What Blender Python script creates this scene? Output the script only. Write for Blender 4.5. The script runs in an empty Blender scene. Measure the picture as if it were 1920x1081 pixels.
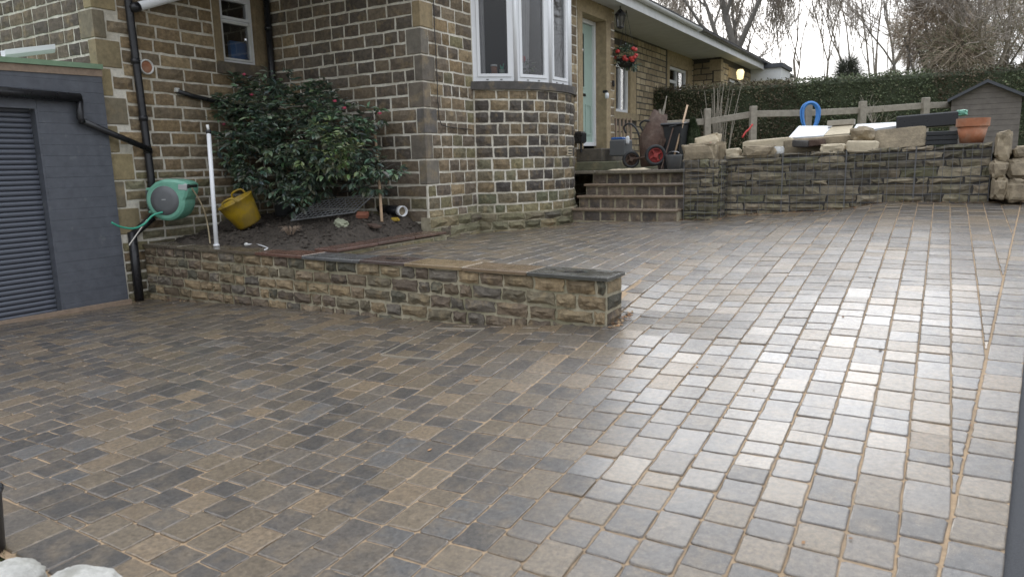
import bpy, math, random
import numpy as np
from mathutils import Vector, Matrix, noise

random.seed(7)
SC = bpy.context.scene
COL = SC.collection
EYE = 1.5                      # camera height above the datum, metres
PI = math.pi

# ---------------------------------------------------------------- camera
FPX, PITCH, ROLL, YAW = 1330.8, 0.1729, -0.02594, 0.54139
cp, sp = math.cos(PITCH), math.sin(PITCH)
cr, sr = math.cos(ROLL), math.sin(ROLL)
_r = np.array([1., 0, 0]); _f = np.array([0, cp, -sp]); _u = np.array([0, sp, cp])
_R = cr*_r + sr*_u; _U = -sr*_r + cr*_u
_E = np.array([[math.cos(YAW), -math.sin(YAW), 0], [math.sin(YAW), math.cos(YAW), 0], [0, 0, 1.]])
RT, UP, FW = _E@_R, _E@_U, _E@_f
cam = bpy.data.cameras.new('camera'); camo = bpy.data.objects.new('camera', cam); COL.objects.link(camo)
cam.sensor_width = 36; cam.lens = FPX/1920*36; cam.clip_start = 0.05; cam.clip_end = 2000
camo.matrix_world = Matrix(((RT[0], UP[0], -FW[0], 0), (RT[1], UP[1], -FW[1], 0), (RT[2], UP[2], -FW[2], EYE), (0, 0, 0, 1)))
cam.dof.use_dof = True; cam.dof.focus_distance = 5.8; cam.dof.aperture_fstop = 3.2
SC.camera = camo

# ---------------------------------------------------------------- sky, sun, exposure
SUN_EL, SUN_AZ = math.radians(19), math.radians(-14)
world = bpy.data.worlds.new('World'); SC.world = world; world.use_nodes = True
nt = world.node_tree; nt.nodes.clear()
def wn(t, **k):
    n = nt.nodes.new(t)
    for a, b in k.items(): setattr(n, a, b)
    return n
sky = wn('ShaderNodeTexSky', sky_type='NISHITA', sun_disc=False, sun_elevation=SUN_EL, sun_rotation=SUN_AZ, air_density=1.0, dust_density=4.0, ozone_density=1.0)
hsv = wn('ShaderNodeHueSaturation'); hsv.inputs['Saturation'].default_value = 0.22
tc = wn('ShaderNodeTexCoord'); mp = wn('ShaderNodeMapping'); mp.inputs['Scale'].default_value = (1, 1, 2.6)
cn = wn('ShaderNodeTexNoise'); cn.inputs['Scale'].default_value = 2.3; cn.inputs['Detail'].default_value = 5
cr_ = wn('ShaderNodeValToRGB'); cr_.color_ramp.elements[0].position = .3; cr_.color_ramp.elements[1].position = .7
cr_.color_ramp.elements[0].color = (6.4, 6.9, 7.8, 1); cr_.color_ramp.elements[1].color = (8.9, 9.15, 9.6, 1)
mx = wn('ShaderNodeMix', data_type='RGBA'); mx.inputs['Factor'].default_value = .80
bg = wn('ShaderNodeBackground'); bg.inputs['Strength'].default_value = 0.15
wo = wn('ShaderNodeOutputWorld')
lk = nt.links.new
lk(sky.outputs[0], hsv.inputs['Color']); lk(tc.outputs['Generated'], mp.inputs[0]); lk(mp.outputs[0], cn.inputs['Vector'])
lk(cn.outputs[0], cr_.inputs[0]); lk(hsv.outputs[0], mx.inputs['A']); lk(cr_.outputs[0], mx.inputs['B'])
# standard overcast sky: three times as bright at the zenith as at the horizon
sx = wn('ShaderNodeSeparateXYZ'); m0 = wn('ShaderNodeMath', operation='MAXIMUM'); m0.inputs[1].default_value = 0; m1 = wn('ShaderNodeMath', operation='MULTIPLY_ADD'); m1.inputs[1].default_value = .86; m1.inputs[2].default_value = .33
sc_ = wn('ShaderNodeVectorMath', operation='SCALE')
lk(tc.outputs['Generated'], sx.inputs[0]); lk(sx.outputs['Z'], m0.inputs[0]); lk(m0.outputs[0], m1.inputs[0]); lk(mx.outputs['Result'], sc_.inputs[0]); lk(m1.outputs[0], sc_.inputs['Scale']); lk(sc_.outputs[0], bg.inputs['Color']); lk(bg.outputs[0], wo.inputs[0])
sun = bpy.data.lights.new('sun', 'SUN'); sun.energy = 0.8; sun.angle = math.radians(36); sun.color = (1, 1, 1)
suno = bpy.data.objects.new('sun', sun); COL.objects.link(suno)
suno.rotation_euler = Vector((-math.sin(SUN_AZ)*math.cos(SUN_EL), -math.cos(SUN_AZ)*math.cos(SUN_EL), -math.sin(SUN_EL))).to_track_quat('-Z', 'Y').to_euler()
SC.view_settings.view_transform = 'Standard'; SC.view_settings.look = 'None'
SC.view_settings.exposure = 0.84; SC.view_settings.gamma = 1.0; SC.view_settings.use_curve_mapping = False

# ---------------------------------------------------------------- pixel rays of the 1920-wide photograph -> points at a real distance
def ray(x, y): return FW + RT*(x-960)/FPX + UP*(540.5-y)/FPX
def atX(x, y, X): d = ray(x, y); p = d*(X/d[0]); return Vector((p[0], p[1], p[2]+EYE))
def atY(x, y, Y): d = ray(x, y); p = d*(Y/d[1]); return Vector((p[0], p[1], p[2]+EYE))
def atZ(x, y, z): d = ray(x, y); p = d*((z-EYE)/d[2]); return Vector((p[0], p[1], z))
def atD(x, y, D): p = ray(x, y)*D; return Vector((p[0], p[1], p[2]+EYE))
def proj(P):
    d = np.array([P[0], P[1], P[2]-EYE]); w = d@FW
    if w < .1: return None
    return 960+FPX*(d@RT)/w, 540.5-FPX*(d@UP)/w, w

# ---------------------------------------------------------------- objects
def tag(o, label=None, cat=None, group=None, kind=None):
    if label: o['label'] = label
    if cat: o['category'] = cat
    if group: o['group'] = group
    if kind: o['kind'] = kind
    return o
def thing(name, label, cat, loc, group=None):
    o = bpy.data.objects.new(name, None); COL.objects.link(o); o.location = loc; o.empty_display_size = .1
    return tag(o, label, cat, group)
class MB:
    def __init__(s): s.v = []; s.f = []; s.c = []
    def add(s, v, f, col=(1, 1, 1)):
        n = len(s.v); s.v.extend([tuple(p) for p in v]); s.f.extend([tuple(i+n for i in q) for q in f])
        s.c.extend([col]*len(v)); return s
    def box(s, c, size, rot=None, col=(1, 1, 1), bev=0.0):
        hx, hy, hz = size[0]/2, size[1]/2, size[2]/2
        c = Vector(c); R = rot if rot is not None else Matrix.Identity(3)
        if bev <= 0:
            pts = [(x, y, z) for z in (-hz, hz) for x, y in ((-hx, -hy), (hx, -hy), (hx, hy), (-hx, hy))]
            fs = [(3, 2, 1, 0), (4, 5, 6, 7), (0, 1, 5, 4), (1, 2, 6, 5), (2, 3, 7, 6), (3, 0, 4, 7)]
        else:
            b = min(bev, hx*.9, hy*.9, hz*.9); pts = []; fs = []
            for z, k in ((-hz, b), (-hz+b, 0), (hz-b, 0), (hz, b)):
                pts += [(-hx+k, -hy+k, z), (hx-k, -hy+k, z), (hx-k, hy-k, z), (-hx+k, hy-k, z)]
            fs = [(3, 2, 1, 0), (12, 13, 14, 15)]
            for r in range(3):
                for i in range(4): fs.append((r*4+i, r*4+(i+1) % 4, r*4+4+(i+1) % 4, r*4+4+i))
        return s.add([c + R@Vector(p) for p in pts], fs, col)
    def tube(s, path, rad, n=8, col=(1, 1, 1), cap=True, sq=None):
        path = [Vector(p) for p in path]; m = len(path)
        rads = rad if isinstance(rad, (list, tuple)) else [rad]*m
        ref = Vector((0, 0, 1)); vs = []; fs = []
        t0 = (path[1]-path[0]).normalized()
        if abs(t0.dot(ref)) > .95: ref = Vector((1, .2, 0)).normalized()
        for i, p in enumerate(path):
            t = (path[min(i+1, m-1)]-path[max(i-1, 0)])
            t = t.normalized() if t.length > 1e-9 else t0
            a = ref - t*ref.dot(t)
            if a.length < 1e-4: a = t.orthogonal()
            a.normalize(); b = t.cross(a); ref = a
            for k in range(n):
                an = 2*PI*k/n + (PI/4 if n == 4 else 0); vs.append(p + (a*math.cos(an) + b*math.sin(an))*rads[i])
        for i in range(m-1):
            for k in range(n): fs.append((i*n+k, i*n+(k+1) % n, (i+1)*n+(k+1) % n, (i+1)*n+k))
        if cap: fs.append(tuple(range(n-1, -1, -1))); fs.append(tuple((m-1)*n+k for k in range(n)))
        return s.add(vs, fs, col)
    def lathe(s, prof, M, n=20, col=(1, 1, 1), closed=False):
        vs = []; fs = []; m = len(prof)
        for r, z in prof:
            for k in range(n): an = 2*PI*k/n; vs.append(M @ Vector((r*math.cos(an), r*math.sin(an), z)))
        for i in range(m-1):
            for k in range(n): fs.append((i*n+k, i*n+(k+1) % n, (i+1)*n+(k+1) % n, (i+1)*n+k))
        if prof[0][0] > 1e-5: fs.append(tuple(range(n-1, -1, -1)))
        if prof[-1][0] > 1e-5 and not closed: fs.append(tuple((m-1)*n+k for k in range(n)))
        return s.add(vs, fs, col)
    def prism(s, poly, fa, fb, col=(1, 1, 1)):
        n = len(poly); vs = [fa(p) for p in poly] + [fb(p) for p in poly]
        fs = [tuple(range(n)), tuple(range(2*n-1, n-1, -1))]
        for i in range(n): j = (i+1) % n; fs.append((i, i+n, j+n, j))
        return s.add(vs, fs, col)
    def build(s, name, m, parent=None, smooth=False, fix=True):
        me = bpy.data.meshes.new(name); me.from_pydata(s.v, [], s.f)
        a = me.color_attributes.new('Col', 'FLOAT_COLOR', 'POINT')
        arr = np.ones((len(s.v), 4), dtype=np.float32); arr[:, :3] = np.array(s.c, dtype=np.float32)
        if getattr(s, 'al', None): arr[:, 3] = np.array(s.al, dtype=np.float32)
        a.data.foreach_set('color', arr.ravel())
        if smooth: me.polygons.foreach_set('use_smooth', [True]*len(me.polygons))
        me.materials.append(MAT[m] if isinstance(m, str) else m); me.update()
        if fix and len(s.f) < 4000:
            import bmesh
            b = bmesh.new(); b.from_mesh(me); bmesh.ops.recalc_face_normals(b, faces=b.faces); b.to_mesh(me); b.free()
        o = bpy.data.objects.new(name, me); COL.objects.link(o)
        if parent is not None:
            o.parent = parent
            if parent.type == 'EMPTY': o.matrix_parent_inverse = Matrix.Translation(-Vector(parent.location))
        return o
def ebox(name, c, size, m, parent=None, rot=None, bev=0.0, col=(1, 1, 1), smooth=False):
    return MB().box(c, size, rot, col, bev).build(name, m, parent, smooth)
def rotz(a): return Matrix.Rotation(a, 3, 'Z')

# ---------------------------------------------------------------- materials
MAT = {}
def mat(name, col=(.5, .5, .5), rough=.6, metal=0, attr=False, var=.0, vscale=8, col2=None, c2scale=3, c2amt=.5, bump=0, bscale=60, rvar=0, spec=.5, coat=0, coatr=.1, speck=0, alpha=None, c2lo=.45, c2hi=.6):
    m = bpy.data.materials.new(name); m.use_nodes = True; t = m.node_tree; p = t.nodes['Principled BSDF']; N = t.nodes.new; K = t.links.new
    tcn = N('ShaderNodeTexCoord'); co = tcn.outputs['Object']
    if attr: a = N('ShaderNodeAttribute'); a.attribute_name = 'Col'; c = a.outputs['Color']
    else: a = N('ShaderNodeRGB'); a.outputs[0].default_value = (*col, 1); c = a.outputs[0]
    if attr and col != (.5, .5, .5):
        mm = N('ShaderNodeMix'); mm.data_type = 'RGBA'; mm.blend_type = 'MULTIPLY'; mm.inputs['Factor'].default_value = 1; K(c, mm.inputs['A']); mm.inputs['B'].default_value = (*col, 1); c = mm.outputs['Result']
    if col2 is not None:
        n2 = N('ShaderNodeTexNoise'); n2.inputs['Scale'].default_value = c2scale; n2.inputs['Detail'].default_value = 6; n2.inputs['Roughness'].default_value = .65; K(co, n2.inputs['Vector'])
        mr = N('ShaderNodeMapRange'); mr.inputs['From Min'].default_value = c2lo; mr.inputs['From Max'].default_value = c2hi; mr.inputs['To Max'].default_value = c2amt; K(n2.outputs[0], mr.inputs['Value'])
        mm = N('ShaderNodeMix'); mm.data_type = 'RGBA'; K(mr.outputs[0], mm.inputs['Factor']); K(c, mm.inputs['A']); mm.inputs['B'].default_value = (*col2, 1); c = mm.outputs['Result']
    if var > 0:
        n1 = N('ShaderNodeTexNoise'); n1.inputs['Scale'].default_value = vscale; n1.inputs['Detail'].default_value = 8; n1.inputs['Roughness'].default_value = .7; K(co, n1.inputs['Vector'])
        mr = N('ShaderNodeMapRange'); mr.inputs['From Min'].default_value = .3; mr.inputs['From Max'].default_value = .7; mr.inputs['To Min'].default_value = 1-var; mr.inputs['To Max'].default_value = 1+var; K(n1.outputs[0], mr.inputs['Value'])
        vm = N('ShaderNodeVectorMath'); vm.operation = 'SCALE'; K(c, vm.inputs[0]); K(mr.outputs[0], vm.inputs['Scale']); c = vm.outputs[0]
    if speck:
        vo = N('ShaderNodeTexNoise'); vo.inputs['Scale'].default_value = 260; vo.inputs['Detail'].default_value = 3; K(co, vo.inputs['Vector'])
        mr = N('ShaderNodeMapRange'); mr.inputs['From Min'].default_value = .60; mr.inputs['From Max'].default_value = .74; mr.inputs['To Max'].default_value = speck; K(vo.outputs[0], mr.inputs['Value'])
        mm = N('ShaderNodeMix'); mm.data_type = 'RGBA'; K(mr.outputs[0], mm.inputs['Factor']); K(c, mm.inputs['A']); mm.inputs['B'].default_value = (.36, .29, .21, 1); c = mm.outputs['Result']
    K(c, p.inputs['Base Color']); p.inputs['Roughness'].default_value = rough; p.inputs['Metallic'].default_value = metal; p.inputs['Specular IOR Level'].default_value = spec
    if coat and attr:
        cm = N('ShaderNodeMath'); cm.operation = 'MULTIPLY'; cm.inputs[1].default_value = coat; K(a.outputs['Alpha'], cm.inputs[0]); K(cm.outputs[0], p.inputs['Coat Weight']); p.inputs['Coat Roughness'].default_value = coatr
    elif coat: p.inputs['Coat Weight'].default_value = coat; p.inputs['Coat Roughness'].default_value = coatr
    if rvar > 0:
        n3 = N('ShaderNodeTexNoise'); n3.inputs['Scale'].default_value = vscale*.6+1.3; n3.inputs['Detail'].default_value = 5; K(co, n3.inputs['Vector'])
        mr = N('ShaderNodeMapRange'); mr.inputs['From Min'].default_value = .35; mr.inputs['From Max'].default_value = .65; mr.inputs['To Min'].default_value = max(.05, rough-rvar); mr.inputs['To Max'].default_value = min(1, rough+rvar); K(n3.outputs[0], mr.inputs['Value']); K(mr.outputs[0], p.inputs['Roughness'])
    if bump > 0:
        nb = N('ShaderNodeTexNoise'); nb.inputs['Scale'].default_value = bscale; nb.inputs['Detail'].default_value = 8; nb.inputs['Roughness'].default_value = .7; K(co, nb.inputs['Vector'])
        bn = N('ShaderNodeBump'); bn.inputs['Strength'].default_value = 1; bn.inputs['Distance'].default_value = bump; K(nb.outputs[0], bn.inputs['Height']); K(bn.outputs[0], p.inputs['Normal'])
    MAT[name] = m; return m
mat('sand', (.37, .262, .16), .85, var=.25, vscale=30, col2=(.24, .18, .12), c2scale=1.3, c2amt=.7, bump=.004, bscale=160)
mat('paver', attr=True, rough=.5, var=.5, vscale=48, col2=(.165, .128, .086), c2scale=9, c2amt=.62, c2lo=.47, c2hi=.66, bump=.0026, bscale=230, rvar=.1, spec=.5, coat=1.0, coatr=.25, speck=.7)
mat('stone', attr=True, rough=.78, var=.45, vscale=20, col2=(.33, .24, .125), c2scale=6.5, c2amt=.5, c2lo=.52, c2hi=.7, bump=.014, bscale=38)
mat('stone_far', attr=True, rough=.85, var=.25, vscale=9, bump=.008, bscale=30)
mat('mossy_stone', attr=True, rough=.85, var=.4, vscale=14, col2=(.15, .145, .075), c2scale=3, c2amt=.4, bump=.012, bscale=45)
mat('ashlar', attr=True, rough=.75, var=.3, vscale=12, col2=(.33, .25, .14), c2scale=4.5, c2amt=.5, c2lo=.52, c2hi=.66, bump=.005, bscale=60)
mat('mortar', (.72, .68, .585), .9, var=.2, vscale=22, col2=(.40, .36, .27), c2scale=2.4, c2amt=.6, bump=.006, bscale=90)
mat('mortar_tan', (.40, .355, .255), .9, var=.2, vscale=20, col2=(.17, .16, .09), c2scale=2.2, c2amt=.6, bump=.008, bscale=70)
mat('mortar_dark', (.075, .068, .058), .9, var=.2, vscale=20, bump=.006, bscale=70)
mat('slab', attr=True, rough=.22, var=.25, vscale=11, bump=.002, bscale=60, rvar=.16, spec=.55)
mat('soil', (.062, .05, .039), .9, var=.6, vscale=26, bump=.03, bscale=28)
mat('asphalt', (.045, .047, .052), .75, var=.35, vscale=160, bump=.004, bscale=240)
mat('grass', (.10, .11, .045), .9, var=.5, vscale=25, col2=(.17, .13, .07), c2scale=3, c2amt=.8, bump=.02, bscale=40)
mat('upvc', (.80, .81, .82), .3, var=.03, vscale=5)
mat('upvc_dirty', (.72, .72, .69), .45, var=.08, vscale=7, col2=(.45, .45, .40), c2scale=4, c2amt=.4)
mat('black_plastic', (.018, .018, .02), .35, var=.2, vscale=20, rvar=.1)
mat('dark_rubber', (.02, .021, .022), .6, var=.2, vscale=20)
mat('grey_boards', (.098, .106, .124), .5, var=.2, vscale=10, col2=(.21, .215, .215), c2scale=6, c2amt=.6, c2lo=.62, c2hi=.74, bump=.002, bscale=40, rvar=.1)
mat('shutter', (.105, .115, .14), .35, var=.05, metal=.1)
mat('green_trim', (.20, .30, .19), .7, var=.15, vscale=9)
mat('timber_raw', (.27, .20, .145), .8, var=.25, vscale=15, bump=.003, bscale=40)
mat('timber_grey', (.30, .27, .22), .85, var=.25, vscale=14, bump=.003, bscale=40)
mat('wood_handle', (.52, .37, .24), .6, var=.15, vscale=15)
mat('terracotta', (.34, .13, .062), .7, var=.2, vscale=12, col2=(.40, .28, .20), c2scale=5, c2amt=.4)
mat('reel_green', (.15, .38, .28), .38, var=.06, vscale=6, col2=(.30, .55, .43), c2scale=5, c2amt=.3)
mat('hose_green', (.05, .36, .24), .35)
mat('hose_tan', (.38, .31, .20), .45)
mat('hose_blue', (.07, .25, .62), .4)
mat('grey_plastic', (.12, .125, .13), .45, var=.08, vscale=15)
mat('pale_plastic', (.40, .41, .41), .45)
mat('yellow_rubber', (.40, .26, .012), .5, var=.18, vscale=9, col2=(.20, .15, .06), c2scale=5, c2amt=.55)
mat('wire', (.30, .305, .31), .4, metal=.3)
mat('cage_wire', (.13, .13, .13), .6)
mat('cover_edge', (.30, .265, .21), .7)
mat('frame_metal', (.42, .40, .36), .35, metal=.7)
mat('sage', (.36, .47, .41), .45, var=.04)
mat('chrome', (.6, .6, .6), .2, metal=1)
mat('dark_glass', (.012, .013, .015), .12)
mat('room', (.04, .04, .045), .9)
mat('curtain', (.50, .50, .51), .9, var=.12, vscale=7)
mat('rust', (.075, .043, .03), .8, var=.35, vscale=12, col2=(.12, .095, .075), c2scale=6, c2amt=.4, bump=.002)
mat('rim_red', (.30, .04, .035), .6, var=.25, vscale=20)
mat('red', (.50, .045, .04), .5, var=.1)
mat('pink', (.72, .16, .26), .6, var=.15, vscale=40)
mat('blue_plastic', (.03, .10, .30), .45)
mat('white_board', (.66, .68, .70), .5, var=.08, vscale=5)
mat('cream_stone', (.50, .43, .31), .85, var=.18, vscale=9, bump=.008, bscale=35)
mat('tan_stone', (.30, .245, .165), .85, var=.25, vscale=9, col2=(.16, .13, .09), c2scale=5, c2amt=.6, bump=.012, bscale=35)
mat('pale_boulder', (.52, .51, .47), .85, var=.25, vscale=9, col2=(.27, .26, .22), c2scale=7, c2amt=.7, bump=.012, bscale=40)
mat('dark_stone', (.06, .055, .05), .8, var=.3, vscale=9, bump=.01, bscale=40)
mat('roof_tile', (.05, .048, .05), .7, var=.3, vscale=8, bump=.01, bscale=20)
mat('gutter_white', (.66, .67, .67), .4, var=.12, vscale=4)
mat('soffit', (.60, .61, .63), .6, var=.1, vscale=4)
mat('bark', (.19, .175, .155), .9, var=.3, vscale=8)
mat('bark_pale', (.30, .265, .225), .9, var=.3, vscale=8)
mat('twig', (.32, .28, .24), .9)
mat('leaf', attr=True, rough=.32, spec=.6)
mat('hedge_leaf', attr=True, rough=.7)
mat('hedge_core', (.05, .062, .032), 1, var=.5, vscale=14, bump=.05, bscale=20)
mat('dead_leaf', attr=True, rough=.85)
mat('shed_wood', (.16, .142, .125), .85, var=.2, vscale=12)
mat('felt', (.07, .075, .085), .8, var=.2, vscale=15)
mat('cloth', (.30, .31, .22), .9, var=.35, vscale=20)
mat('brick_red', (.26, .10, .06), .85, var=.2)
mat('wet_white', (.62, .62, .60), .6, var=.1)
def glass_mat(name, tint=.86):
    m = bpy.data.materials.new(name); m.use_nodes = True; t = m.node_tree; t.nodes.clear(); N = t.nodes.new
    tr = N('ShaderNodeBsdfTransparent'); tr.inputs[0].default_value = (tint, tint, tint, 1); gl = N('ShaderNodeBsdfGlossy'); gl.inputs['Roughness'].default_value = .015
    fr = N('ShaderNodeFresnel'); fr.inputs[0].default_value = 1.52; ml = N('ShaderNodeMath'); ml.operation = 'MULTIPLY'; ml.inputs[1].default_value = .85; ml.use_clamp = True
    ms = N('ShaderNodeMixShader'); o = N('ShaderNodeOutputMaterial')
    t.links.new(fr.outputs[0], ml.inputs[0]); t.links.new(ml.outputs[0], ms.inputs[0]); t.links.new(tr.outputs[0], ms.inputs[1]); t.links.new(gl.outputs[0], ms.inputs[2]); t.links.new(ms.outputs[0], o.inputs[0]); MAT[name] = m
glass_mat('glass')
def emit_mat(name, col, s):
    m = bpy.data.materials.new(name); m.use_nodes = True; p = m.node_tree.nodes['Principled BSDF']; p.inputs['Base Color'].default_value = (*col, 1); p.inputs['Emission Color'].default_value = (*col, 1); p.inputs['Emission Strength'].default_value = s; MAT[name] = m
emit_mat('lamp_glow', (1, .80, .40), .9)

# ---------------------------------------------------------------- ground heights (eye-relative survey points -> thin-plate surface)
class TPS:
    def __init__(s, pts):
        P = np.array(pts, float); s.xy = P[:, :2]; n = len(P)
        d = np.linalg.norm(s.xy[:, None]-s.xy[None], axis=2); K = s.k(d) + np.eye(n)*.02
        A = np.zeros((n+3, n+3)); A[:n, :n] = K; A[:n, n] = 1; A[:n, n+1:] = s.xy; A[n, :n] = 1; A[n+1:, :n] = s.xy.T
        s.w = np.linalg.solve(A, np.concatenate([P[:, 2], [0, 0, 0]]))
    def k(s, d): return np.where(d > 1e-9, d*d*np.log(np.maximum(d, 1e-9)), 0)
    def __call__(s, x, y):
        d = np.hypot(s.xy[:, 0]-x, s.xy[:, 1]-y); n = len(d)
        return float(s.k(d)@s.w[:n] + s.w[n] + s.w[n+1]*x + s.w[n+2]*y)
prof = [(-2, -1.72), (0, -1.58), (1, -1.50), (2, -1.425), (2.9, -1.33), (4.1, -1.20), (5.46, -1.02), (7, -.86), (9, -.67), (10, -.58), (12, -.40)]
right = [(X, Y, z) for X in (-.6, .2, 1.2) for Y, z in prof]
low = right + [(-1.2, 1.94, -1.42), (-1.2, 3.1, -1.33), (-1.2, 4.2, -1.21), (-2, 1, -1.49), (-2, 1.85, -1.45), (-2, 2.9, -1.38), (-2, 3.8, -1.28), (-2.06, 4.69, -1.165), (-3, .5, -1.47), (-3, 1.4, -1.46), (-3, 2.4, -1.44), (-3.1, 3.6, -1.355), (-3.15, 4.7, -1.272), (-4.3, 4.76, -1.32), (-4.3, 3, -1.405), (-4.3, 1, -1.46), (-5.9, 4.84, -1.367), (-5.9, 3, -1.42), (-5.9, 1, -1.45), (-8, 4.9, -1.465), (-8, 3.3, -1.44), (-8, 1, -1.43), (-8, -1, -1.43), (-5, -1, -1.46)]
upp = right + [(-2.06, 4.69, -1.165), (-2.1, 5.15, -1.10), (-2.1, 6, -1.0), (-3, 5.1, -.955), (-4, 5.1, -.875), (-5, 5.2, -.875), (-5.3, 6.9, -.885), (-5.43, 8.1, -.91), (-4.85, 9.9, -.87), (-4, 9.55, -.845), (-3.1, 9.55, -.825), (-2.6, 9.9, -.80), (-2.45, 10, -.77), (-1, 10, -.66), (.5, 10, -.57), (-3, 7, -.89), (-2, 8.5, -.80)]
TL, TU = TPS(low), TPS(upp)
def wallY(X): return 4.64 + (-2.0-X)*.05           # front face of the retaining wall
def gz(X, Y):
    if X < -2.05: return EYE + (TL(X, Y) if Y < wallY(X)+.15 else TU(X, Y))
    t = min(1, max(0, (Y-4.4)/.8)); t = t*t*(3-2*t)
    return EYE + (TL(X, Y)*(1-t) + TU(X, Y)*t if 0 < t < 1 else (TL(X, Y) if t <= 0 else TU(X, Y)))
def XL(Y): return .096 + .0985*(Y-2.654)            # inner edge of the border course along the road
def XR(Y): return XL(Y) + .172
TERR = EYE - .02                                     # garden terrace level behind the gabions

# ---------------------------------------------------------------- ground sheets
def sheet(name, xs, ys, zf, m, parent=None):
    b = MB(); nx, ny = len(xs), len(ys)
    v = [(x, y, zf(x, y)) for y in ys for x in xs]
    f = [(j*nx+i, j*nx+i+1, (j+1)*nx+i+1, (j+1)*nx+i) for j in range(ny-1) for i in range(nx-1)]
    return b.add(v, f).build(name, m, parent, smooth=True, fix=False)
lin = lambda a, b, n: [a+(b-a)*i/(n-1) for i in range(n)]
ground = sheet('ground', lin(-400, 400, 9), lin(-60, 700, 9), lambda x, y: EYE-1.95, 'grass'); tag(ground, kind='structure')
terrace = sheet('garden_terrace', [-30, -12, -5.3, -4.6, -3.9, -3, -2, -1, 0, 1, 2, 4, 8, 20, 60, 300], [10.22, 10.6, 11, 12, 13, 14, 16, 20, 30, 60, 120, 600],
                lambda x, y: TERR + .03*noise.noise((x*.7, y*.7, 0)) - .16*max(0, min(1, (-2.9-x)/.1)), 'grass'); tag(terrace, kind='structure')
road = sheet('road', [.05, .3, .6, 1, 2, 4, 7], lin(-4, 10, 29)+[12, 16, 24, 40], lambda x, y: (lambda xx: gz(min(1.2, xx), min(y, 11)) - .02 + .004*noise.noise((xx*3, y*3, 0)))(XR(y)-.02+x-.05), 'asphalt'); tag(road, kind='structure')
for v in road.data.vertices: v.co.x = XR(v.co.y)-.02+v.co.x-.05
verge = sheet('grass_verge', lin(-9, -1.9, 30), lin(-1.2, 1.2, 12), lambda x, y: gz(x, y)+.01-.03+.035*noise.noise((x*4, y*4, 3)), 'grass'); tag(verge, kind='structure')

# paved driveway: a bed of jointing sand with every block laid in it
def sand_sheet():
    b = MB()
    def grid(xs, ys):
        nx = len(xs); v = [(x, y, gz(x, y)-.0065) for y in ys for x in xs]
        b.add(v, [(j*nx+i, j*nx+i+1, (j+1)*nx+i+1, (j+1)*nx+i) for j in range(len(ys)-1) for i in range(nx-1)])
    grid(lin(-8.05, -2.06, 36), [-.0+1.16+(wallY(-8)+.1-1.16)*i/24 for i in range(25)])
    for i, p in enumerate(b.v):
        if p[1] > wallY(p[0])+.12: b.v[i] = (p[0], wallY(p[0])+.12, gz(p[0], wallY(p[0])+.12)-.0065)
    grid(lin(-5.5, -2.06, 22), lin(wallY(-4)+.2, 10.2, 32))
    for i, p in enumerate(b.v):
        if p[1] > 4.75 and p[1] < wallY(p[0])+.17: b.v[i] = (p[0], p[1], gz(p[0], wallY(p[0])+.2)-.0065) if p[1] > wallY(p[0])+.13 else p
    xs = lin(0, 1, 20); ys = lin(.0, 10.2, 56); n0 = 20
    v = [(-2.06+(XR(y)+2.06-.004)*t, y, gz(-2.06+(XR(y)+2.05)*t if t > 0 else -2.049, y)-.0065) for y in ys for t in xs]
    b.add(v, [(j*n0+i, j*n0+i+1, (j+1)*n0+i+1, (j+1)*n0+i) for j in range(len(ys)-1) for i in range(n0-1)])
    return b
drive = sand_sheet().build('driveway', 'sand', None, smooth=True, fix=False); tag(drive, kind='structure')

def paver_cols():
    r = random.random(); j = random.uniform(.82, 1.2)
    if r < .36: c = (.058, .054, .050)
    elif r < .64: c = (.096, .083, .068)
    elif r < .84: c = (.132, .103, .068)
    elif r < .91: c = (.165, .122, .076)
    else: c = (.092, .089, .085)
    return tuple(x*j for x in c)
def paver_mesh(poly, gap=.0052):
    """poly: CCW corners; returns verts, faces, colour (tumbled block with worn edges)"""
    n = len(poly); cx = sum(p[0] for p in poly)/n; cy = sum(p[1] for p in poly)/n
    A = .5*sum(poly[i][0]*poly[(i+1) % n][1]-poly[(i+1) % n][0]*poly[i][1] for i in range(n))
    if A < .0012: return None
    pts = []
    P = [Vector((p[0], p[1])) for p in poly]
    for i in range(n):
        a, p, c = P[i-1], P[i], P[(i+1) % n]
        da, dc = (a-p), (c-p); la, lc = da.length, dc.length
        if la < 1e-6 or lc < 1e-6: continue
        k = min(random.uniform(.005, .014), la*.3, lc*.3)
        pts.append(p+da/la*k); pts.append(p+dc/lc*k)
        if lc > .1: pts.append((p+c)/2 + Vector((random.uniform(-.0025, .0025), random.uniform(-.0025, .0025))))
    C = Vector((cx, cy)); g = gap/2
    e = .04; zc = gz(cx, cy); gx = (gz(min(cx+e, 1.1), cy)-gz(cx-e, cy))/(2*e) if not(-2.12 < cx < -1.98) else 0.0
    gy = (gz(cx, cy+e)-gz(cx, cy-e))/(2*e)
    tx, ty, h = random.gauss(0, .010), random.gauss(0, .010), random.gauss(0, .0014)
    def ins(p, d):
        v = C-p; l = v.length; return p+v*min(.45, d*1.25/max(l, 1e-4))
    rings = [(g+.0055, 0), (g+.002, -.0018), (g, -.006), (g, -.03)]
    V = []; m = len(pts)
    for d, dz in rings:
        for p in pts:
            q = ins(p, d+random.uniform(-.0008, .0012)); V.append((q.x, q.y, zc+gx*(q.x-cx)+gy*(q.y-cy)+tx*(q.x-cx)+ty*(q.y-cy)+h+dz))
    F = [tuple(range(m))]
    for r in range(3):
        for i in range(m): j = (i+1) % m; F.append((r*m+i, (r+1)*m+i, (r+1)*m+j, r*m+j))
    return V, F, A
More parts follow.
